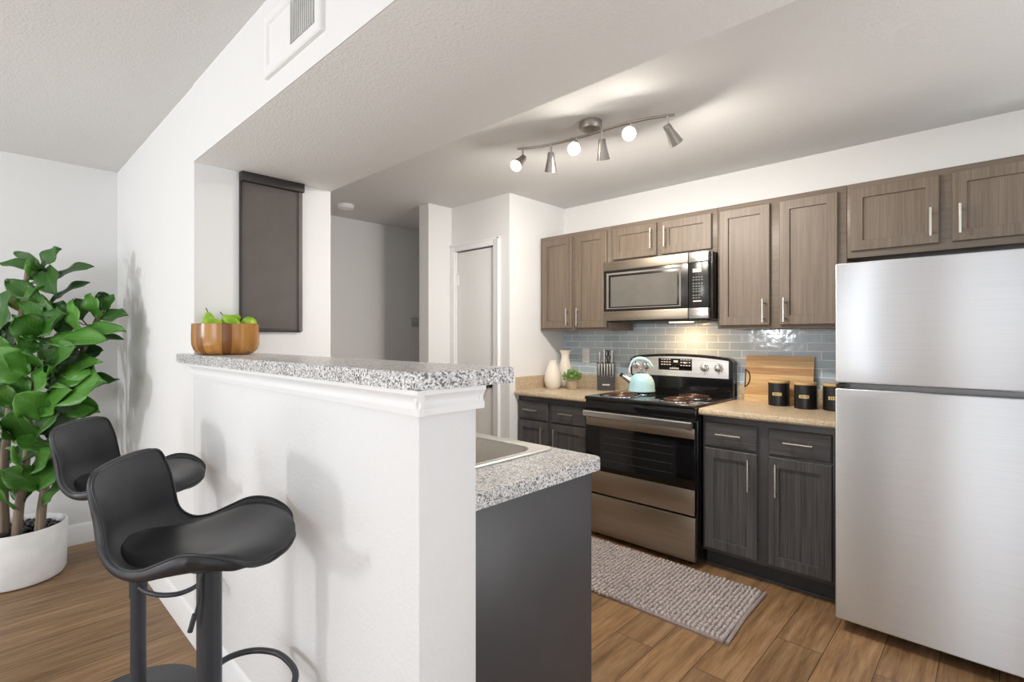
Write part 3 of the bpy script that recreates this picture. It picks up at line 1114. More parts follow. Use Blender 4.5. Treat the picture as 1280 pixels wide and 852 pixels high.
# ------------------------------------------------------------------ track light
tl = thing('track_light', (2.174, 1.521, ZC), 'brushed nickel six-head wavy track light on the kitchen ceiling', 'ceiling light')
m = MB()
m.lathe([(0.0, 2.375), (0.030, 2.375), (0.052, 2.382), (0.058, 2.392), (0.058, ZC - 0.001), (0, ZC - 0.001)], (2.174, 1.515, 0), 32)
m.tube([(2.168, 1.50, 2.38), (2.162, 1.495, 2.352)], 0.008, 10)
m.build('canopy', M_TRACK, tl)
RAIL = [(2.048, 1.908), (2.088, 1.843), (2.128, 1.719), (2.146, 1.583), (2.155, 1.499), (2.160, 1.371), (2.170, 1.272), (2.195, 1.181), (2.235, 1.089)]
m = MB()
m.tube(spline([(x, y, 2.350) for x, y in RAIL], 5), 0.0065, 10)
m.build('rail', M_TRACK, tl)
HEADS = [((2.066, 1.885), (-0.74, -0.09, -0.65), True), ((2.124, 1.735), (0.31, 0.28, -1), False), ((2.146, 1.583), (-0.84, -0.44, -0.36), True),
         ((2.158, 1.435), (0.39, 0.16, -1), False), ((2.170, 1.280), (-0.86, -0.40, -0.36), True), ((2.222, 1.118), (0.68, -0.20, -0.75), False)]
for (hx, hy), dr, lit in HEADS:
    d = Vector(dr).normalized()
    j = Vector((hx, hy, 2.296))
    m = MB()
    Mx = d.to_track_quat('Z', 'Y').to_matrix()
    m.lathe([(0.0, -0.012), (0.016, -0.012), (0.0185, -0.004), (0.020, 0.02), (0.033, 0.088), (0.031, 0.088), (0.018, 0.03), (0.0, 0.03)], j, 24, Mx)
    hd = m.build('lamp_head', M_TRACK, tl)
    MB().tube([(hx, hy, 2.352), (hx, hy, 2.305), tuple(j)], 0.006, 10).build('stem', M_NICKEL, hd)
    mb = MB()
    mb.lathe([(0.0, 0.040), (0.018, 0.045), (0.024, 0.056), (0.024, 0.060), (0.0, 0.064)], j, 20, Mx)
    mb.build('bulb', M_BULB, hd)
    sp = bpy.data.lights.new('lamp_beam', 'POINT')
    sp.energy = 2.6 if lit else (36.0 if hx < 2.2 else 11.0)
    sp.color = (1.0, 0.93, 0.84)
    sp.shadow_soft_size = 0.018
    so = bpy.data.objects.new('lamp_beam', sp)
    so.location = j + d * 0.082 - Vector(ROOT[hd.name])
    so.rotation_euler = d.to_track_quat('-Z', 'Y').to_euler()
    so.parent = hd
    COL.objects.link(so)

# ------------------------------------------------------------------ small wall and ceiling fixtures
m = MB()
m.lathe([(0.0, ZC - 0.036), (0.045, ZC - 0.036), (0.062, ZC - 0.030), (0.070, ZC - 0.012), (0.070, ZC), (0.0, ZC)], (2.127, 3.935, 0), 32)
single(m, 'smoke_detector', M_WHITEPL, 'round white smoke detector on the hallway ceiling', 'smoke detector', None, (2.127, 3.935, ZC))

vt = thing('air_vent', (XB0, 1.42, 2.25), 'white wall register vent high above the bar opening', 'vent')
m = MB()
VY0, VY1, VZ0, VZ1 = 1.328, 1.717, 2.152, 2.345
xv = XB0 - 0.003
def vring(d, x):
    return [(x, VY0 + d, VZ0 + d), (x, VY1 - d, VZ0 + d), (x, VY1 - d, VZ1 - d), (x, VY0 + d, VZ1 - d)]
m.loops([vring(0, xv), vring(0, xv - 0.012), vring(0.004, xv - 0.016), vring(0.028, xv - 0.016), vring(0.034, xv - 0.008)], True, True, False)
m.build('frame', M_TRIM, vt)
MB().box(xv - 0.010, xv - 0.005, 1.527, VY1 - 0.034, VZ0 + 0.034, VZ1 - 0.034).build('blank_panel', M_TRIM, vt)
MB().box(xv - 0.006, xv - 0.002, VY0 + 0.034, 1.527, VZ0 + 0.034, VZ1 - 0.034).build('backing', M_VENTDK, vt)
y = VY0 + 0.042
while y < 1.518:
    m = MB()
    m.box(xv - 0.015, xv - 0.0075, y, y + 0.0062, VZ0 + 0.034, VZ1 - 0.034)
    m.build('slat', M_SLAT, vt, smooth=False)
    y += 0.0128

sw = thing('switch_plate', (3.477, 2.467, 1.17), 'white wall plate on the tiles between vase and knife block', 'outlet')
MB().box(3.470, 3.4775, 2.430, 2.504, 1.112, 1.230, 0.003).build('plate', M_WHITEPL, sw)
MB().box(3.467, 3.4705, 2.450, 2.484, 1.138, 1.204, 0.002).build('rocker', M_WHITEPL, sw)
th = thing('thermostat', (3.10, YH, 1.48), 'small pale control box on the dim hallway wall', 'thermostat')
MB().box(3.08, 3.16, YH - 0.022, YH, 1.43, 1.52, 0.006).build('case', plain('pale_grey_plastic', (0.5, 0.5, 0.49), 0.45), th)
MB().box(3.095, 3.145, YH - 0.024, YH - 0.0215, 1.475, 1.508, 0.001).build('display', M_MARK, th)

# ------------------------------------------------------------------ bar stools
def make_stool():
    st = thing('bar_stool', (0, 0, 0), '', 'bar stool', 'black swivel bar stools at the half wall')
    A = math.radians(-38)
    ca, sa = math.cos(A), math.sin(A)
    ZS = 0.802

    def loc(x, y, z):
        return Vector((x * ca - y * sa, x * sa + y * ca, z))
    # rows: centre x, centre z, half width, edge rise, edge forward wrap
    rows = [(-0.216, 0.219, 0.116, -0.004, 0.008), (-0.218, 0.214, 0.138, -0.010, 0.012), (-0.220, 0.195, 0.150, -0.012, 0.018), (-0.219, 0.152, 0.153, -0.006, 0.030),
            (-0.222, 0.098, 0.152, 0.0, 0.044), (-0.216, 0.042, 0.156, 0.000, 0.050), (-0.178, 0.006, 0.166, 0.006, 0.050), (-0.118, -0.008, 0.182, 0.020, 0.038),
            (-0.048, -0.009, 0.195, 0.038, 0.020), (0.025, -0.004, 0.203, 0.052, 0.006), (0.090, 0.002, 0.205, 0.042, 0.0), (0.145, 0.006, 0.195, 0.020, -0.006),
            (0.188, 0.002, 0.178, 0.004, -0.018), (0.211, -0.008, 0.146, 0.0, -0.026), (0.221, -0.017, 0.102, -0.002, -0.020)]
    THK = [0.012, 0.012, 0.013, 0.016, 0.018, 0.021, 0.025, 0.028, 0.031, 0.034, 0.030, 0.024, 0.018, 0.014, 0.012]

    def thk(u):
        i = min(int(u), len(THK) - 2)
        return THK[i] + (THK[i + 1] - THK[i]) * (u - i)

    def surf(u, v):
        """u in [0, nrows-1], v in [-1, 1] (left positive)"""
        i = min(int(u), len(rows) - 2)
        t = u - i
        def g(k):
            p = [rows[max(0, min(len(rows) - 1, i + q))][k] for q in (-1, 0, 1, 2)]
            a, b, c, d = p
            return 0.5 * (2 * b + (c - a) * t + (2 * a - 5 * b + 4 * c - d) * t * t + (3 * b - a - 3 * c + d) * t ** 3)
        x, z, wd, e, wr = (g(k) for k in range(5))
        x *= 0.89
        q = abs(v) ** 2.4
        return (x + wr * q, wd * v, z + e * q + ZS)
    NU, NV = 72, 24

    def sheet(u0, u1, vmax, lift, thick, nu=NU, nv=NV, rnd=False):
        m = MB()
        top, bot = [], []
        nr = len(rows) - 1
        for a in range(nu + 1):
            u = u0 + (u1 - u0) * a / nu
            vm = vmax
            if rnd:
                s = abs(a / nu * 2 - 1)
                vm = vmax * (1 - s ** 3.5) ** 0.5 if s < 1 else 0.02
                vm = max(vm, 0.02)
            rt, rb = [], []
            for b in range(nv + 1):
                v = (b / nv * 2 - 1) * vm
                p = Vector(surf(u, v))
                e = 1e-3
                du = Vector(surf(min(u + e, nr), v)) - Vector(surf(max(u - e, 0), v))
                dv = Vector(surf(u, v + e)) - Vector(surf(u, v - e))
                n_ = du.cross(dv)
                n_.normalize()
                edge = max(abs(v) / vmax, 0) if not rnd else 0
                puff = 0
                if rnd:
                    s2 = max(abs(a / nu * 2 - 1), abs(b / nv * 2 - 1))
                    puff = (1 - s2 ** 4) * lift
                rt.append(loc(*(p + n_ * puff)))
                nb = Vector((n_.x, n_.y * 0.35, n_.z)).normalized()
                rb.append(loc(*(p - nb * (thick if thick else thk(u)))))
            top.append(rt)
            bot.append(rb)
        if not thick:                                    # soften the underside so it stays one smooth skin
            for _ in range(10):
                new = [list(r) for r in bot]
                for a in range(1, nu):
                    for b in range(nv + 1):
                        new[a][b] = bot[a][b] * 0.5 + (bot[a - 1][b] + bot[a + 1][b]) * 0.25
                bot = new
        rings = []

        def ring(rt, rb, push=None):
            """closed cross-section with rounded sides; push moves the whole section outward, flattened (for the ends)"""
            if push is not None:
                mid = [(a + b) / 2 + push * (a - b).length * 0.45 for a, b in zip(rt, rb)]
                cen = mid[len(mid) // 2]
                mid = [cen + (q - cen) * 0.84 for q in mid]
                rt, rb = [m_ + (a - b) * 0.16 for m_, a, b in zip(mid, rt, rb)], [m_ - (a - b) * 0.16 for m_, a, b in zip(mid, rt, rb)]
            o1 = (rt[-1] - rt[-2]).normalized() * (rt[-1] - rb[-1]).length * 0.3
            o0 = (rt[0] - rt[1]).normalized() * (rt[0] - rb[0]).length * 0.3
            return rt + [rt[-1] * 0.5 + rb[-1] * 0.5 + o1] + list(reversed(rb)) + [rt[0] * 0.5 + rb[0] * 0.5 + o0]
        c = nv // 2
        rings.append(ring(top[0], bot[0], (top[0][c] - top[1][c]).normalized()))
        for rt, rb in zip(top, bot):
            rings.append(ring(rt, rb))
        rings.append(ring(top[-1], bot[-1], (top[-1][c] - top[-2][c]).normalized()))
        m.loops(rings)
        return m
    nr = len(rows) - 1
    sh = sheet(0, nr, 1.0, 0, 0)
    shell = sh.build('shell', M_STOOL, st, ang=60)
    # thin raised welt round the rim
    rim = [surf(0, v) for v in [x / 10 for x in range(-10, 10)]]
    rim += [surf(nr * k / 50, 1.0) for k in range(50)]
    rim += [surf(nr, v / 10) for v in range(10, -10, -1)]
    rim += [surf(nr * k / 50, -1.0) for k in range(50, 0, -1)]
    rim = [loc(*p) for p in rim]
    for _ in range(3):                                   # round the corners, then resample evenly
        rim = [q for a, b in zip(rim, rim[1:] + rim[:1]) for q in (a * 0.75 + b * 0.25, a * 0.25 + b * 0.75)]
    even, acc = [rim[0]], 0.0
    for a, b in zip(rim, rim[1:]):
        acc += (b - a).length
        if acc > 0.011:
            even.append(b)
            acc = 0.0
    MB().tube(even, 0.0035, 8, closed=True).build('rim_welt', M_STOOL, shell)
    pad = sheet(5.35, nr - 0.25, 0.92, 0.016, 0.001, 40, 18, True)
    pad.build('seat_pad', M_STOOLPAD, st, ang=70)
    # swivel plate, lever
    m = MB()
    m.lathe([(0.0, 0.742), (0.050, 0.742), (0.055, 0.748), (0.055, 0.768), (0.0, 0.770)], (0, 0, 0), 28)
    m.build('swivel_plate', M_STOOLMET, st)
    m = MB()
    m.tube(spline([loc(-0.004, -0.031, 0.748), loc(-0.007, -0.036, 0.71), loc(-0.010, -0.040, 0.66), loc(-0.026, -0.042, 0.602)], 6), 0.0042, 8)
    m.tube([loc(-0.016, -0.041, 0.640), loc(-0.027, -0.0425, 0.598)], 0.0062, 10)
    m.build('lever', M_STOOLMET, st)
    # column: wide cover tube on a slimmer post
    MB().lathe([(0.0, 0.385), (0.0285, 0.385), (0.0285, 0.748), (0.0, 0.748)], (0, 0, 0), 28).build('cover_tube', M_STOOLMET, st)
    MB().lathe([(0.045, 0.016), (0.035, 0.022), (0.028, 0.034), (0.0245, 0.05), (0.0245, 0.40), (0.0, 0.40)], (0, 0, 0), 28).build('column', M_STOOLMET, st)
    m = MB()
    m.lathe([(0.0, 0.0), (0.200, 0.0), (0.203, 0.004), (0.200, 0.008), (0.150, 0.013), (0.09, 0.020), (0.05, 0.028), (0.0, 0.029)], (0, 0, 0), 56)
    m.build('base', M_STOOLMET, st)
    m = MB()
    pts = [(0.0, -0.026, 0.42), (0.012, -0.065, 0.414), (0.045, -0.115, 0.408), (0.095, -0.142, 0.405), (0.15, -0.125, 0.405), (0.190, -0.070, 0.405), (0.200, 0.0, 0.405)]
    pts = pts + [(x, -y, z) for x, y, z in reversed(pts[:-1])]
    m.tube(spline(pts, 6), 0.0085, 12)
    m.build('footrest', M_STOOLMET, st)
    return st


s1 = make_stool()
s1.location = (0.412, 1.455, 0)
s1['label'] = 'nearer black swivel bar stool, in front of the half wall'
s2 = copy_tree(s1)
s2.location = (0.411, 2.265, 0)
s2['label'] = 'farther black swivel bar stool, next to the fig plant'

# ------------------------------------------------------------------ fiddle-leaf fig
PC = Vector((0.162, 3.903, 0))
pl = thing('potted_fig', tuple(PC), 'tall fiddle-leaf fig plant in a round white pot', 'plant')
m = MB()
m.lathe([(0.0, 0.0), (0.180, 0.0), (0.196, 0.008), (0.206, 0.03), (0.212, 0.285), (0.210, 0.290), (0.200, 0.290), (0.198, 0.235), (0.0, 0.235)], PC, 56)
m.build('pot', M_POT, pl)
MB().lathe([(0.0, 0.225), (0.1985, 0.225), (0.1985, 0.248), (0.0, 0.256)], PC, 40).build('soil', M_SOIL, pl)
RV = Vector((0.690, -0.724, 0))      # toward the bar wall, across the view
FV = Vector((0.724, 0.690, 0))


def pp(s, t, z):
    return PC + RV * s + FV * t + Vector((0, 0, z))


stems = [[(-0.03, -0.04, 0.24), (-0.025, -0.05, 0.55), (-0.02, -0.03, 0.85), (-0.01, 0.0, 1.2), (0.04, 0.02, 1.70)],
         [(0.055, -0.06, 0.24), (0.07, -0.06, 0.42), (0.085, -0.04, 0.62), (0.10, -0.03, 0.95), (0.13, 0.0, 1.25)],
         [(0.14, -0.02, 0.24), (0.15, -0.01, 0.43), (0.18, 0.0, 0.62), (0.22, 0.04, 1.0), (0.42, 0.05, 1.47)]]
for sdef in stems:
    P = spline([pp(*q) for q in sdef], 6)
    MB().tube(P, [0.024 - 0.013 * i / len(P) for i in range(len(P))], 12).build('stem', M_BARK, pl)

# each leaf: base and tip (across, deep, up from the pot centre), half width, tone, how far it faces the room
TABLE = [
    ((0.145, 0, 1.687), (0.005, -0.08, 1.719), 0.0464, 0.3, 0.61), ((0.123, 0, 1.722), (-0.057, 0.05, 1.796), 0.029, 0.3, 0.61),
    ((0.132, 0, 1.678), (0.237, -0.02, 1.793), 0.0753, 0.45, 0.89), ((0.176, 0, 1.625), (0.419, -0.05, 1.706), 0.0522, 0.25, 0.64),
    ((0.158, 0, 1.7), (0.328, -0.15, 1.567), 0.0695, 0.35, 0.95), ((0.132, 0, 1.656), (0.164, -0.1, 1.707), 0.0695, 0.45, 0.95),
    ((0.132, 0, 1.511), (-0.024, -0.02, 1.623), 0.0579, 0.12, 0.73), ((0.176, 0, 1.599), (0.212, -0.16, 1.525), 0.0869, 0.62, 0.89),
    ((0.193, 0, 1.511), (0.402, -0.05, 1.615), 0.0464, 0.12, 0.67), ((0.077, 0.05, 1.452), (-0.071, 0.05, 1.559), 0.0695, 0.96, 0.78),
    ((0.023, 0.05, 1.438), (0.035, 0.0, 1.423), 0.0695, 0.9, 0.73), ((-0.088, 0, 1.327), (-0.053, 0.0, 1.564), 0.0927, 0.35, 0.95),
    ((0.29, 0, 1.436), (0.185, -0.02, 1.479), 0.0695, 0.18, 0.78), ((0.132, 0, 1.335), (0.116, -0.12, 1.419), 0.0869, 0.5, 0.89),
    ((0.145, 0, 1.335), (0.343, -0.12, 1.436), 0.0927, 0.42, 0.89), ((0.385, -0.05, 1.344), (0.402, -0.12, 1.494), 0.0522, 0.66, 0.56),
    ((0.318, 0.05, 1.416), (0.248, 0.08, 1.525), 0.0695, 0.08, 0.89), ((0.457, 0, 1.432), (0.449, -0.06, 1.541), 0.0695, 0.62, 0.89),
    ((0.425, 0.05, 1.47), (0.401, 0.08, 1.562), 0.0637, 0.15, 0.89), ((0.457, 0, 1.423), (0.607, -0.03, 1.444), 0.0522, 0.16, 0.73),
    ((0.479, 0, 1.467), (0.522, 0, 1.546), 0.0348, 0.25, 0.78), ((0.376, -0.03, 1.361), (0.634, -0.1, 1.364), 0.0464, 0.62, 0.7),
    ((0.378, 0, 1.318), (0.558, 0, 1.318), 0.029, 0.1, 0.59), ((0.238, -0.05, 1.292), (0.56, -0.15, 1.318), 0.0695, 0.58, 0.75),
    ((0.233, 0, 1.239), (0.471, -0.05, 1.301), 0.0464, 0.4, 0.73), ((0.16, -0.05, 1.257), (0.124, -0.12, 1.293), 0.0637, 0.4, 0.83),
    ((0.255, -0.05, 1.128), (0.231, -0.18, 1.244), 0.0985, 0.48, 0.89), ((0.238, -0.05, 1.128), (0.437, -0.18, 1.26), 0.1043, 0.42, 0.92),
    ((0.031, -0.05, 1.223), (-0.002, -0.12, 1.309), 0.0695, 0.55, 0.83), ((0.13, -0.1, 1.106), (0.063, -0.2, 1.245), 0.1101, 0.72, 0.89),
    ((0.163, -0.08, 1.147), (0.144, -0.2, 1.224), 0.0695, 0.68, 0.83), ((0.334, 0, 1.204), (0.452, 0, 1.248), 0.0579, 0.12, 0.73),
    ((0.264, -0.05, 1.102), (0.519, -0.12, 1.192), 0.0522, 0.55, 0.73), ((0.325, 0, 1.081), (0.509, 0, 1.089), 0.0464, 0.2, 0.67),
    ((0.212, -0.05, 1.068), (0.502, -0.15, 1.127), 0.0811, 0.55, 0.78), ((0.109, -0.05, 1.016), (0.063, -0.1, 1.123), 0.0811, 0.45, 0.83),
    ((0.152, -0.06, 1.008), (0.311, -0.15, 1.152), 0.0811, 0.5, 0.89), ((0.273, -0.08, 0.985), (0.593, -0.2, 1.09), 0.1159, 0.62, 0.86),
    ((0.221, -0.06, 0.918), (0.209, -0.2, 1.016), 0.0927, 0.6, 0.86), ((0.213, -0.06, 0.918), (0.42, -0.18, 1.039), 0.0927, 0.5, 0.89),
    ((0.04, -0.05, 0.96), (0.02, -0.15, 1.06), 0.0869, 0.6, 0.78), ((0.152, -0.06, 0.776), (0.153, -0.18, 0.923), 0.0927, 0.42, 0.92),
    ((0.152, -0.06, 0.776), (0.337, -0.16, 0.92), 0.0927, 0.4, 0.92), ((0.22, -0.03, 0.814), (0.461, -0.1, 0.937), 0.0695, 0.52, 0.78),
    ((0.086, -0.08, 0.772), (0.079, -0.2, 0.902), 0.0753, 0.6, 0.78), ((-0.102, 0.05, 0.88), (-0.209, 0.05, 0.969), 0.0695, 0.1, 0.78),
    ((0.23, -0.06, 0.725), (0.182, -0.18, 0.784), 0.0695, 0.5, 0.78), ((0.154, -0.08, 0.61), (0.169, -0.2, 0.747), 0.0811, 0.58, 0.83),
    ((0.163, -0.08, 0.61), (0.356, -0.2, 0.723), 0.0753, 0.55, 0.89), ((-0.082, 0.03, 0.639), (-0.171, 0.03, 0.75), 0.0579, 0.12, 0.73),
    ((0.197, -0.08, 0.533), (0.144, -0.2, 0.633), 0.0753, 0.55, 0.83), ((0.188, -0.08, 0.524), (0.387, -0.18, 0.66), 0.0811, 0.5, 0.89),
    ((0.204, -0.06, 0.424), (0.351, -0.12, 0.553), 0.0522, 0.45, 0.73), ((0.052, -0.08, 0.507), (0.059, -0.18, 0.636), 0.0695, 0.5, 0.83),
    ((0.097, -0.1, 0.42), (0.087, -0.2, 0.551), 0.0464, 0.58, 0.73), ((0.016, 0.02, 0.531), (0.083, -0.05, 0.447), 0.0579, 0.1, 0.89),
    ((0.157, 0.06, 1.416), (0.252, 0.08, 1.395), 0.0927, 0.08, 0.89), ((0.189, 0.05, 1.184), (0.3, 0.05, 1.219), 0.0811, 0.1, 0.89),
    ((-0.067, 0.06, 1.416), (-0.057, 0.05, 1.304), 0.0753, 0.12, 0.89), ((0.019, 0.04, 1.371), (-0.072, 0.02, 1.282), 0.0695, 0.2, 0.89),
    ((0.167, 0, 1.283), (0.13, -0.1, 1.326), 0.0579, 0.5, 0.83), ((-0.053, 0, 1.151), (-0.176, -0.05, 1.197), 0.0869, 0.4, 0.78),
    ((-0.097, 0, 1.239), (-0.294, 0, 1.327), 0.0811, 0.4, 0.78), ((-0.119, 0, 1.414), (-0.294, 0, 1.48), 0.0811, 0.4, 0.83),
    ((-0.097, 0, 1.019), (-0.325, 0.05, 1.059), 0.0811, 0.35, 0.83), ((-0.097, 0, 0.8), (-0.325, 0.05, 0.835), 0.0811, 0.35, 0.83),
    ((0.211, 0.05, 0.969), (0.505, 0.0, 1.089), 0.029, 0.3, 0.67), ((0.242, 0.04, 0.859), (0.14, 0.03, 0.772), 0.0811, 0.14, 0.83),
    ((0.256, 0.05, 1.059), (0.131, 0.04, 0.97), 0.0811, 0.12, 0.89), ((0.211, 0.0, 0.953), (0.478, -0.08, 0.934), 0.0753, 0.4, 0.78),
    ((0.246, 0, 1.173), (0.478, -0.1, 1.149), 0.0869, 0.45, 0.89), ((0.272, 0, 0.712), (0.359, -0.04, 0.842), 0.0637, 0.3, 0.89),
    ((0.007, 0.03, 1.54), (0.203, -0.04, 1.456), 0.0753, 0.3, 0.95), ((0.157, 0.03, 1.194), (0.307, 0.0, 1.107), 0.0869, 0.3, 0.89),
    ((-0.002, 0.03, 0.883), (0.132, 0.0, 0.8), 0.0869, 0.25, 0.89), ((-0.009, 0.0, 0.668), (0.16, -0.05, 0.723), 0.0753, 0.3, 0.89),
    ((0.237, 0.02, 1.327), (0.212, -0.05, 1.206), 0.0811, 0.35, 0.95),
]
verts, faces, uvs, tones = [], [], [], []
NL, NW = 10, 6
for bq, tq, W, tone, tilt in TABLE:
    B, T = pp(*bq), pp(*tq)
    ax = (T - B) * 1.12
    Ln = ax.length
    ax.normalize()
    # blade normal: mostly toward the room and up
    nrm = (-FV * tilt + Vector((0, 0, 1)) * (1 - tilt * 0.6) + RV * random.uniform(-0.25, 0.25))
    nrm = (nrm - ax * nrm.dot(ax)).normalized()
    side = ax.cross(nrm).normalized()
    base = len(verts)
    ph = random.uniform(0, 6)
    var = random.uniform(-.2, .14)
    for i in range(NL + 1):
        t = i / NL
        # fiddle outline: narrow waist then a broad rounded end
        wdt = W * (math.sin(math.pi * min(1, t ** 0.72)) ** 0.62) * (0.72 + 0.36 * t - 0.10 * math.sin(2 * math.pi * t))
        if i == NL:
            wdt = W * 0.04
        if i == 0:
            wdt = W * 0.10
        for j in range(NW + 1):
            v = j / NW * 2 - 1
            droop = -0.16 * Ln * (t - 0.35) ** 2 * 1.6 + 0.03 * Ln
            cup = 0.22 * W * abs(v) ** 1.3
            wave = 0.17 * W * math.sin(ph + t * 11) * abs(v) ** 2
            p = B + ax * (Ln * t) + side * (wdt * v) + nrm * (droop + cup + wave)
            verts.append(p - PC)
            uvs.append((j / NW, t))
            tones.append(max(0, min(1, tone + var if tone < .85 else tone)))
    for i in range(NL):
        for j in range(NW):
            a = base + i * (NW + 1) + j
            faces.append((a, a + 1, a + NW + 2, a + NW + 1))
me = bpy.data.meshes.new('foliage')
me.from_pydata([tuple(v) for v in verts], [], faces)
uvl = me.uv_layers.new(name='UVMap')
for lp in me.loops:
    uvl.data[lp.index].uv = uvs[lp.vertex_index]
att = me.attributes.new('leaf_tone', 'FLOAT', 'POINT')
att.data.foreach_set('value', tones)
me.polygons.foreach_set('use_smooth', [True] * len(me.polygons))
me.materials.append(M_LEAF)
fo = bpy.data.objects.new('foliage', me)
COL.objects.link(fo)
fo.parent = pl
sol = fo.modifiers.new('thickness', 'SOLIDIFY')
sol.thickness = 0.0016
# leaf stalks
m = MB()
for bq, tq, W, tone, tilt in TABLE:
    B = pp(*bq)
    best = None
    for sdef in stems:
        for q in spline([pp(*c) for c in sdef], 6):
            dd = (q - B).length + (0.3 if q.z > B.z + 0.02 else 0)
            if best is None or dd < best[0]:
                best = (dd, q)
    q = best[1]
    if (q - B).length < 0.45:
        mid = (q + B) / 2 + Vector((0, 0, -0.02))
        m.tube(spline([q, mid, B], 4), 0.0035, 6)
m.build('leaf_stalks', plain('leaf_stalk_brown', (0.16, 0.15, 0.06), 0.6), pl)
# black stones on the soil
random.seed(3)
stone = None
placed = []
for k in range(400):
    a = random.uniform(0, 2 * math.pi)
    r = 0.165 * math.sqrt(random.random())
    x, y = PC.x + r * math.cos(a), PC.y + r * math.sin(a)
    rad = random.uniform(0.018, 0.027)
    if any((x - px_) ** 2 + (y - py_) ** 2 < (rad + r_) ** 2 * 0.92 for px_, py_, r_ in placed):
        continue
    bad = False
    for sdef in stems:
        q = pp(*sdef[0])
        if (q.x - x) ** 2 + (q.y - y) ** 2 < (rad + 0.024) ** 2:
            bad = True
    if bad:
        continue
    placed.append((x, y, rad))
for i, (x, y, rad) in enumerate(placed):
    if stone is None:
        mb = MB()
        mb.ball((0, 0, 0), 1.0, (1, 0.8, 0.62), None, 14, 9)
        stone = mb.build('pebble', M_STONE)
        o = stone
    else:
        o = stone.copy()
        COL.objects.link(o)
    o.location = (x, y, 0.2525 + rad * 0.60)
    o.scale = (rad, rad, rad)
    o.rotation_euler = (0, 0, random.uniform(0, 6.28))
    o['label'] = 'smooth black stone on the soil of the white fig pot'
    o['category'] = 'stone'
    o['group'] = 'black stones in the fig pot'

# ------------------------------------------------------------------ fruit bowl
BC = Vector((0.752, 2.425, 1.246))
m = MB()
m.lathe([(0.0, 0.0), (0.085, 0.0), (0.105, 0.006), (0.122, 0.022), (0.129, 0.045), (0.130, 0.08), (0.1285, 0.130), (0.1265, 0.132), (0.1215, 0.130), (0.121, 0.05), (0.10, 0.024), (0.0, 0.016)], BC, 64)
single(m, 'fruit_bowl', M_BOWL, 'round striped wooden bowl at the far end of the bar top', 'bowl', None, tuple(BC))
m = MB()
prof = [(0.0, -0.036), (0.010, -0.038), (0.024, -0.033), (0.035, -0.016), (0.0375, 0.002), (0.034, 0.020), (0.026, 0.036), (0.019, 0.050), (0.014, 0.060), (0.006, 0.066), (0.0, 0.065)]
m.lathe(prof, (0, 0, 0), 24)
pear0 = m.build('pear', M_PEAR)
ps = MB().tube(spline([(0, 0, 0.060), (0.001, 0.0, 0.075), (0.006, 0.002, 0.088)], 5), 0.0022, 8).build('stem', plain('pear_stem', (0.05, 0.035, 0.02), 0.7), pear0)
# offsets across the view (s), along it (t), height, axis direction (s, t, z)
PEARS = [(-0.072, 0.0, 0.118, (-0.25, 0.1, 0.85), 'green pear leaning at the left rim of the wooden bowl'),
         (-0.036, -0.060, 0.116, (0.9, -0.1, 0.05), 'plump pear lying sideways at the front of the wooden bowl'),
         (-0.012, 0.045, 0.128, (0.75, 0.0, 0.45), 'yellow-green pear at the back of the bowl, stem up beside the gap'),
         (0.049, -0.032, 0.114, (-0.55, -0.1, 0.60), 'pear in the middle right of the bowl with its stem pointing left and up'),
         (0.010, 0.020, 0.050, (0.3, 0.9, 0.1), 'pear mostly hidden beneath the others in the wooden bowl'),
         (0.083, 0.040, 0.122, (-0.20, 0.9, 0.1), 'rounded pear at the right rim showing its base')]
for i, (s, t, z, ax, lab) in enumerate(PEARS):
    o = pear0 if i == 0 else copy_tree(pear0)
    d = (RV * ax[0] + FV * ax[1] + Vector((0, 0, ax[2]))).normalized()
    o.location = BC + RV * s * 0.95 + FV * t * 0.95 + Vector((0, 0, z + 0.012))
    o.rotation_euler = d.to_track_quat('Z', 'Y').to_euler()
    o.scale = (0.85, 0.85, 0.85)
    o['label'] = lab
    o['category'] = 'pear'
    o['group'] = 'green pears in the wooden bowl'

# ------------------------------------------------------------------ counter objects, left of the stove
ZT = 0.915
m = MB()
m.lathe([(0.0, 0.0), (0.046, 0.0), (0.058, 0.012), (0.069, 0.05), (0.0705, 0.075), (0.064, 0.115), (0.048, 0.165), (0.036, 0.195), (0.034, 0.212), (0.035, 0.220), (0.031, 0.221), (0.029, 0.21), (0.0, 0.12)], (3.19, 2.585, ZT), 40)
single(m, 'vase', M_CREAM, 'shorter rounded cream vase, nearest the pantry wall', 'vase', None, (3.19, 2.585, ZT))
m = MB()
m.lathe([(0.0, 0.0), (0.050, 0.0), (0.060, 0.012), (0.064, 0.06), (0.062, 0.12), (0.050, 0.18), (0.036, 0.225), (0.032, 0.245), (0.036, 0.272), (0.050, 0.300), (0.047, 0.301), (0.030, 0.268), (0.0, 0.16)], (3.35, 2.585, ZT), 40)
single(m, 'vase', M_CREAM, 'taller cream vase with a flared neck behind the potted sprig', 'vase', None, (3.35, 2.585, ZT))
hp = thing('potted_herb', (3.235, 2.425, ZT), 'small bushy green plant in a tan pot before the tall vase', 'plant')
m = MB()
m.lathe([(0.0, 0.0), (0.036, 0.0), (0.040, 0.006), (0.044, 0.062), (0.040, 0.064), (0.037, 0.05), (0.0, 0.05)], (3.235, 2.425, ZT), 28)
m.build('pot', M_HERBPOT, hp)
random.seed(11)
m = MB()
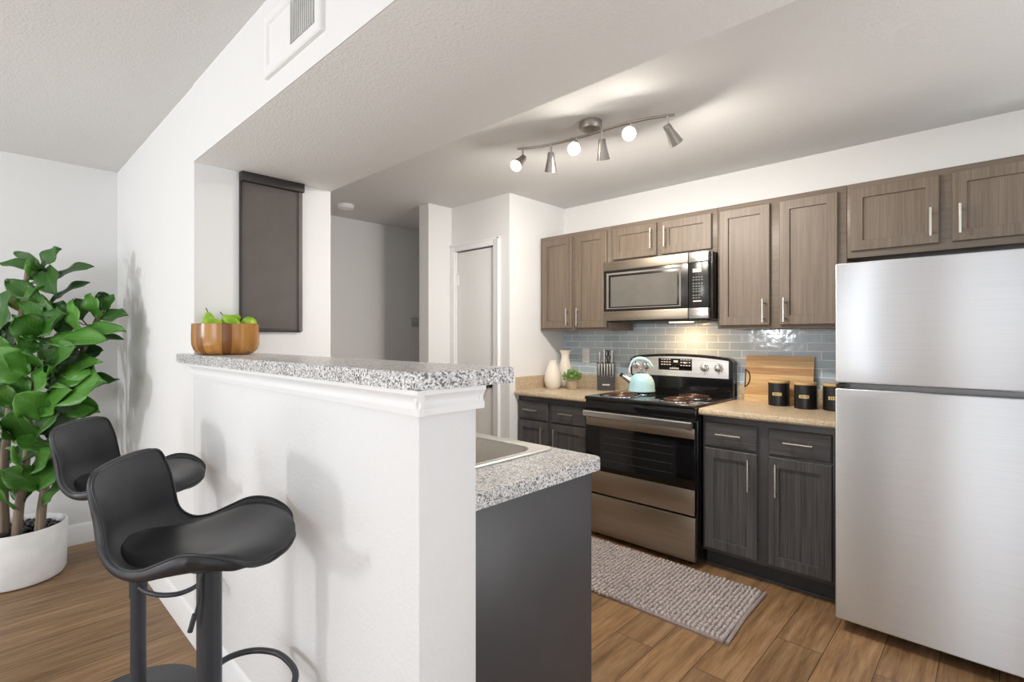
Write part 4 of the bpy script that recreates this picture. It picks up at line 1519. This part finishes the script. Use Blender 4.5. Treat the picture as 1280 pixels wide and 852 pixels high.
for k in range(230):
    a = random.uniform(0, 2 * math.pi)
    ph = math.acos(random.uniform(-0.35, 1))
    r = 0.078 * random.uniform(0.55, 1.0)
    c = Vector((3.235 + r * math.sin(ph) * math.cos(a), 2.425 + r * math.sin(ph) * math.sin(a), ZT + 0.092 + 0.8 * r * math.cos(ph)))
    d = (c - Vector((3.235, 2.425, ZT + 0.06))).normalized()
    q = (d + Vector((random.uniform(-.6, .6), random.uniform(-.6, .6), random.uniform(-.3, .6)))).normalized()
    m.ball(c, 0.012, (0.55, 0.22, 1.0), q.to_track_quat('Z', 'Y').to_matrix(), 6, 4)
m.build('foliage', M_HERB, hp)

kb = thing('knife_block', (3.36, 2.20, ZT), 'dark grey knife block with steel-handled knives', 'knife block')
KM = Matrix.Translation((3.36, 2.20, ZT)) @ Matrix.Rotation(math.radians(35), 4, 'Z')   # local -x faces the room


def kp(x, y, z):
    return KM @ Vector((x, y, z))


def kbox(m, x0, x1, y0, y1, z0, z1, b=0.0):
    q = MB().box(x0, x1, y0, y1, z0, z1, b)
    bmesh.ops.transform(q.bm, matrix=KM, verts=q.bm.verts)
    me_ = bpy.data.meshes.new('tmp')
    q.bm.to_mesh(me_)
    q.bm.free()
    m.bm.from_mesh(me_)
    bpy.data.meshes.remove(me_)


m = MB()
prof = [(-0.055, 0.0), (-0.060, 0.108), (-0.020, 0.116), (0.0, 0.205), (0.050, 0.212), (0.055, 0.0)]
m.loops([[tuple(kp(x, -0.066, z)) for x, z in prof], [tuple(kp(x, 0.066, z)) for x, z in prof]])
m.build('block', M_KNIFEBLK, kb, ang=20)
m = MB()
kbox(m, -0.0605, -0.0575, -0.028, 0.028, 0.040, 0.050)
m.build('label_plate', M_MARK, kb)
for i in range(6):
    m = MB()
    y = -0.052 + 0.0208 * i
    m.tube([kp(-0.042, y, 0.112), kp(-0.044, y, 0.150), kp(-0.040, y, 0.185), kp(-0.038, y, 0.203)], [0.0075, 0.0065, 0.007, 0.008], 8)
    m.build('steak_knife', M_STEEL, kb)
for i, (y, h) in enumerate(((-0.047, 0.100), (0.012, 0.104), (0.046, 0.088))):
    m = MB()
    m.tube([kp(0.022, y, 0.205), kp(0.018, y, 0.205 + h * 0.5), kp(0.022, y, 0.205 + h * 0.9), kp(0.023, y, 0.205 + h)], [0.011, 0.0095, 0.011, 0.012], 10)
    m.build('chef_knife', M_STEEL, kb)
m = MB()
for q in (-1, 1):
    ring = []
    for k in range(16):
        a = 2 * math.pi * k / 16
        ring.append(kp(0.026, -0.020 + q * 0.013 + 0.011 * math.cos(a), 0.280 + 0.026 * math.sin(a)))
    m.tube(ring, 0.004, 6, closed=True)
    m.tube([kp(0.026, -0.020 + q * 0.012, 0.256), kp(0.026, -0.020 + q * 0.003, 0.208)], 0.0045, 6)
m.build('scissors', M_BLACKPL, kb)

# kettle
KC = Vector((3.195, 1.80, 0.9455))
kt = thing('tea_kettle', tuple(KC), 'pale aqua enamel kettle on the back left burner', 'kettle')
m = MB()
m.lathe([(0.0, 0.0), (0.088, 0.0), (0.093, 0.004), (0.093, 0.010), (0.090, 0.018), (0.089, 0.045), (0.083, 0.075), (0.068, 0.103), (0.046, 0.122), (0.030, 0.128), (0.0, 0.130)], KC, 48)
m.build('body', M_TEAL, kt)
m = MB()
m.lathe([(0.036, 0.124), (0.040, 0.128), (0.036, 0.132), (0.014, 0.136), (0.006, 0.138), (0.006, 0.150), (0.009, 0.156), (0.006, 0.162), (0.0, 0.163)], KC, 28)
m.build('lid', M_CHROME, kt)
m = MB()
a0 = KC - RV * 0.070 + Vector((0, 0, 0.068))
a1 = KC - RV * 0.135 + Vector((0, 0, 0.112))
m.tube([a0, a0 * 0.4 + a1 * 0.6, a1], [0.022, 0.017, 0.014], 16)
sp_ = m.build('spout', M_CHROME, kt)
MB().tube([a1, a1 + (a1 - a0).normalized() * 0.014], [0.0155, 0.016], 14).build('spout_tip', M_BLACKPL, sp_)
m = MB()
hpts = [KC - RV * 0.070 + Vector((0, 0, 0.095)), KC - RV * 0.085 + Vector((0, 0, 0.150)), KC - RV * 0.070 + Vector((0, 0, 0.205))]
m.tube(spline(hpts, 6), 0.006, 10)
m.build('handle_bracket', M_CHROME, kt)
m = MB()
hp2 = [KC - RV * 0.072 + Vector((0, 0, 0.200)), KC - RV * 0.040 + Vector((0, 0, 0.224)), KC + RV * 0.005 + Vector((0, 0, 0.226)), KC + RV * 0.045 + Vector((0, 0, 0.208)), KC + RV * 0.075 + Vector((0, 0, 0.172))]
m.tube(spline(hp2, 6), [0.008 + 0.006 * math.sin(math.pi * k / 24) for k in range(25)], 12)
m.build('handle', M_TEAL, kt)

# ------------------------------------------------------------------ counter objects, right of the stove
bd = thing('cutting_board', (3.44, 1.0, ZT), 'wooden cutting board leaning on the tile behind the canisters', 'cutting board')
m = MB()
BY0, BY1, BT = 0.80, 1.19, 0.292
lean = Matrix.Translation((3.415, 0, ZT + 0.0005)) @ Matrix.Rotation(math.radians(8), 4, 'Y')
# outline in (y, z) with the hand-hole notch on the far edge
out = [(BY0, 0.0), (BY1, 0.0), (BY1, BT), (BY0, BT)]
m.prism(rounded_rect(BY0, BY1, 0.0, BT, dict.fromkeys(('ll', 'lr', 'ur', 'ul'), 0.008), 3), 'x', 0.0, 0.020)
bmesh.ops.transform(m.bm, matrix=lean, verts=m.bm.verts)
m.build('board', M_BOARD, bd)
m = MB()
arc = []
for k in range(13):
    a = -math.pi / 2 + math.pi * k / 12
    arc.append((-0.002, BY1 - 0.001 - 0.028 * math.cos(a), 0.145 + 0.052 * math.sin(a)))
arc = [lean @ Vector(p) for p in arc]
m.tube(arc, 0.0035, 8)
m.tube([lean @ Vector((-0.002, BY1 - 0.001, 0.085)), lean @ Vector((-0.002, BY1 - 0.001, 0.205))], 0.003, 8)
m.build('handle', M_BLACKPL, bd)

CAN = [((3.315, 0.955), 'black canister with wooden lid, nearest the stove', 3),
       ((3.275, 0.803), 'middle black canister with wooden lid before the cutting board corner', 4),
       ((3.300, 0.664), 'black canister with wooden lid partly hidden by the refrigerator edge', 4)]
can0 = None
for i, ((x, y), lab, nlet) in enumerate(CAN):
    if can0 is None:
        t = thing('canister', (0, 0, 0), lab, 'canister', 'black canisters on the counter')
        can0 = t
        MB().lathe([(0.0, 0.0), (0.055, 0.0), (0.0575, 0.003), (0.0575, 0.132), (0.056, 0.135), (0.0, 0.135)], (0, 0, 0), 40).build('tin', M_CAN, t)
        MB().lathe([(0.0, 0.135), (0.0585, 0.135), (0.0595, 0.137), (0.0595, 0.146), (0.0575, 0.149), (0.0, 0.149)], (0, 0, 0), 40).build('lid', M_BAMBOO, t)
        m = MB()
        ang0 = math.radians(186)
        def arcpts(r, z0, z1, a0, a1, n=8):
            rings = []
            for k in range(n + 1):
                a = ang0 + a0 + (a1 - a0) * k / n
                rings.append([(r * math.cos(a), r * math.sin(a), z0), (r * math.cos(a), r * math.sin(a), z1), ((r - 0.002) * math.cos(a), (r - 0.002) * math.sin(a), z1), ((r - 0.002) * math.cos(a), (r - 0.002) * math.sin(a), z0)])
            return rings
        m.loops(arcpts(0.0588, 0.062, 0.080, -0.44, 0.44))
        m.build('label_plate', M_GOLD, t)
        m = MB()
        for q in range(4):
            a = -0.26 + q * 0.15
            m.loops(arcpts(0.0593, 0.066, 0.076, a, a + 0.07, 2))
        m.build('lettering', M_INK, t)
    else:
        t = copy_tree(can0)
        t['label'] = lab
    t.location = (x, y, ZT)

# ------------------------------------------------------------------ kitchen rug
rug = thing('kitchen_rug', (2.5, 1.5, 0), 'grey-taupe looped chenille rug on the floor before the stove', 'rug')
random.seed(5)
c00 = Vector((2.222, 0.862, 0))     # near corner, room side
c10 = Vector((2.800, 0.885, 0))     # near corner, stove side
ey = Vector((-0.02, 1.32, 0))
NXr, NYr = 27, 60
m = MB()
for i in range(NXr):
    for j in range(NYr):
        u = (i + 0.5) / NXr
        v = (j + 0.5) / NYr
        edge = 0.010 * math.sin(v * 9) * (1 - u)
        p = c00 + (c10 - c00) * u + ey * v + Vector((edge + random.uniform(-.003, .003), random.uniform(-.003, .003), 0))
        r = random.uniform(0.0098, 0.0122)
        Mr = Matrix.Rotation(random.uniform(-0.5, 0.5), 3, 'Z')
        m.ball((p.x, p.y, 0.012 + random.uniform(-0.002, 0.003)), r, (1.0, 0.8, 0.95), Mr, 8, 5)
m.build('loops', M_RUG, rug)
m = MB()
a, b = c00, c10
c, dd = c10 + ey, c00 + ey
m.loops([[(q.x, q.y, 0.001) for q in (a, b, c, dd)], [(q.x, q.y, 0.010) for q in (a, b, c, dd)]])
m.build('backing', M_RUGHEM, rug)
m = MB()
h0, h1 = c00 + Vector((0, -0.014, 0)), c10 + Vector((0, -0.014, 0))
m.tube([(h0.x, h0.y, 0.009), ((h0.x + h1.x) / 2, h0.y + 0.02, 0.009), (h1.x, h1.y, 0.009)], 0.008, 8)
m.build('hem', M_RUGHEM, rug)
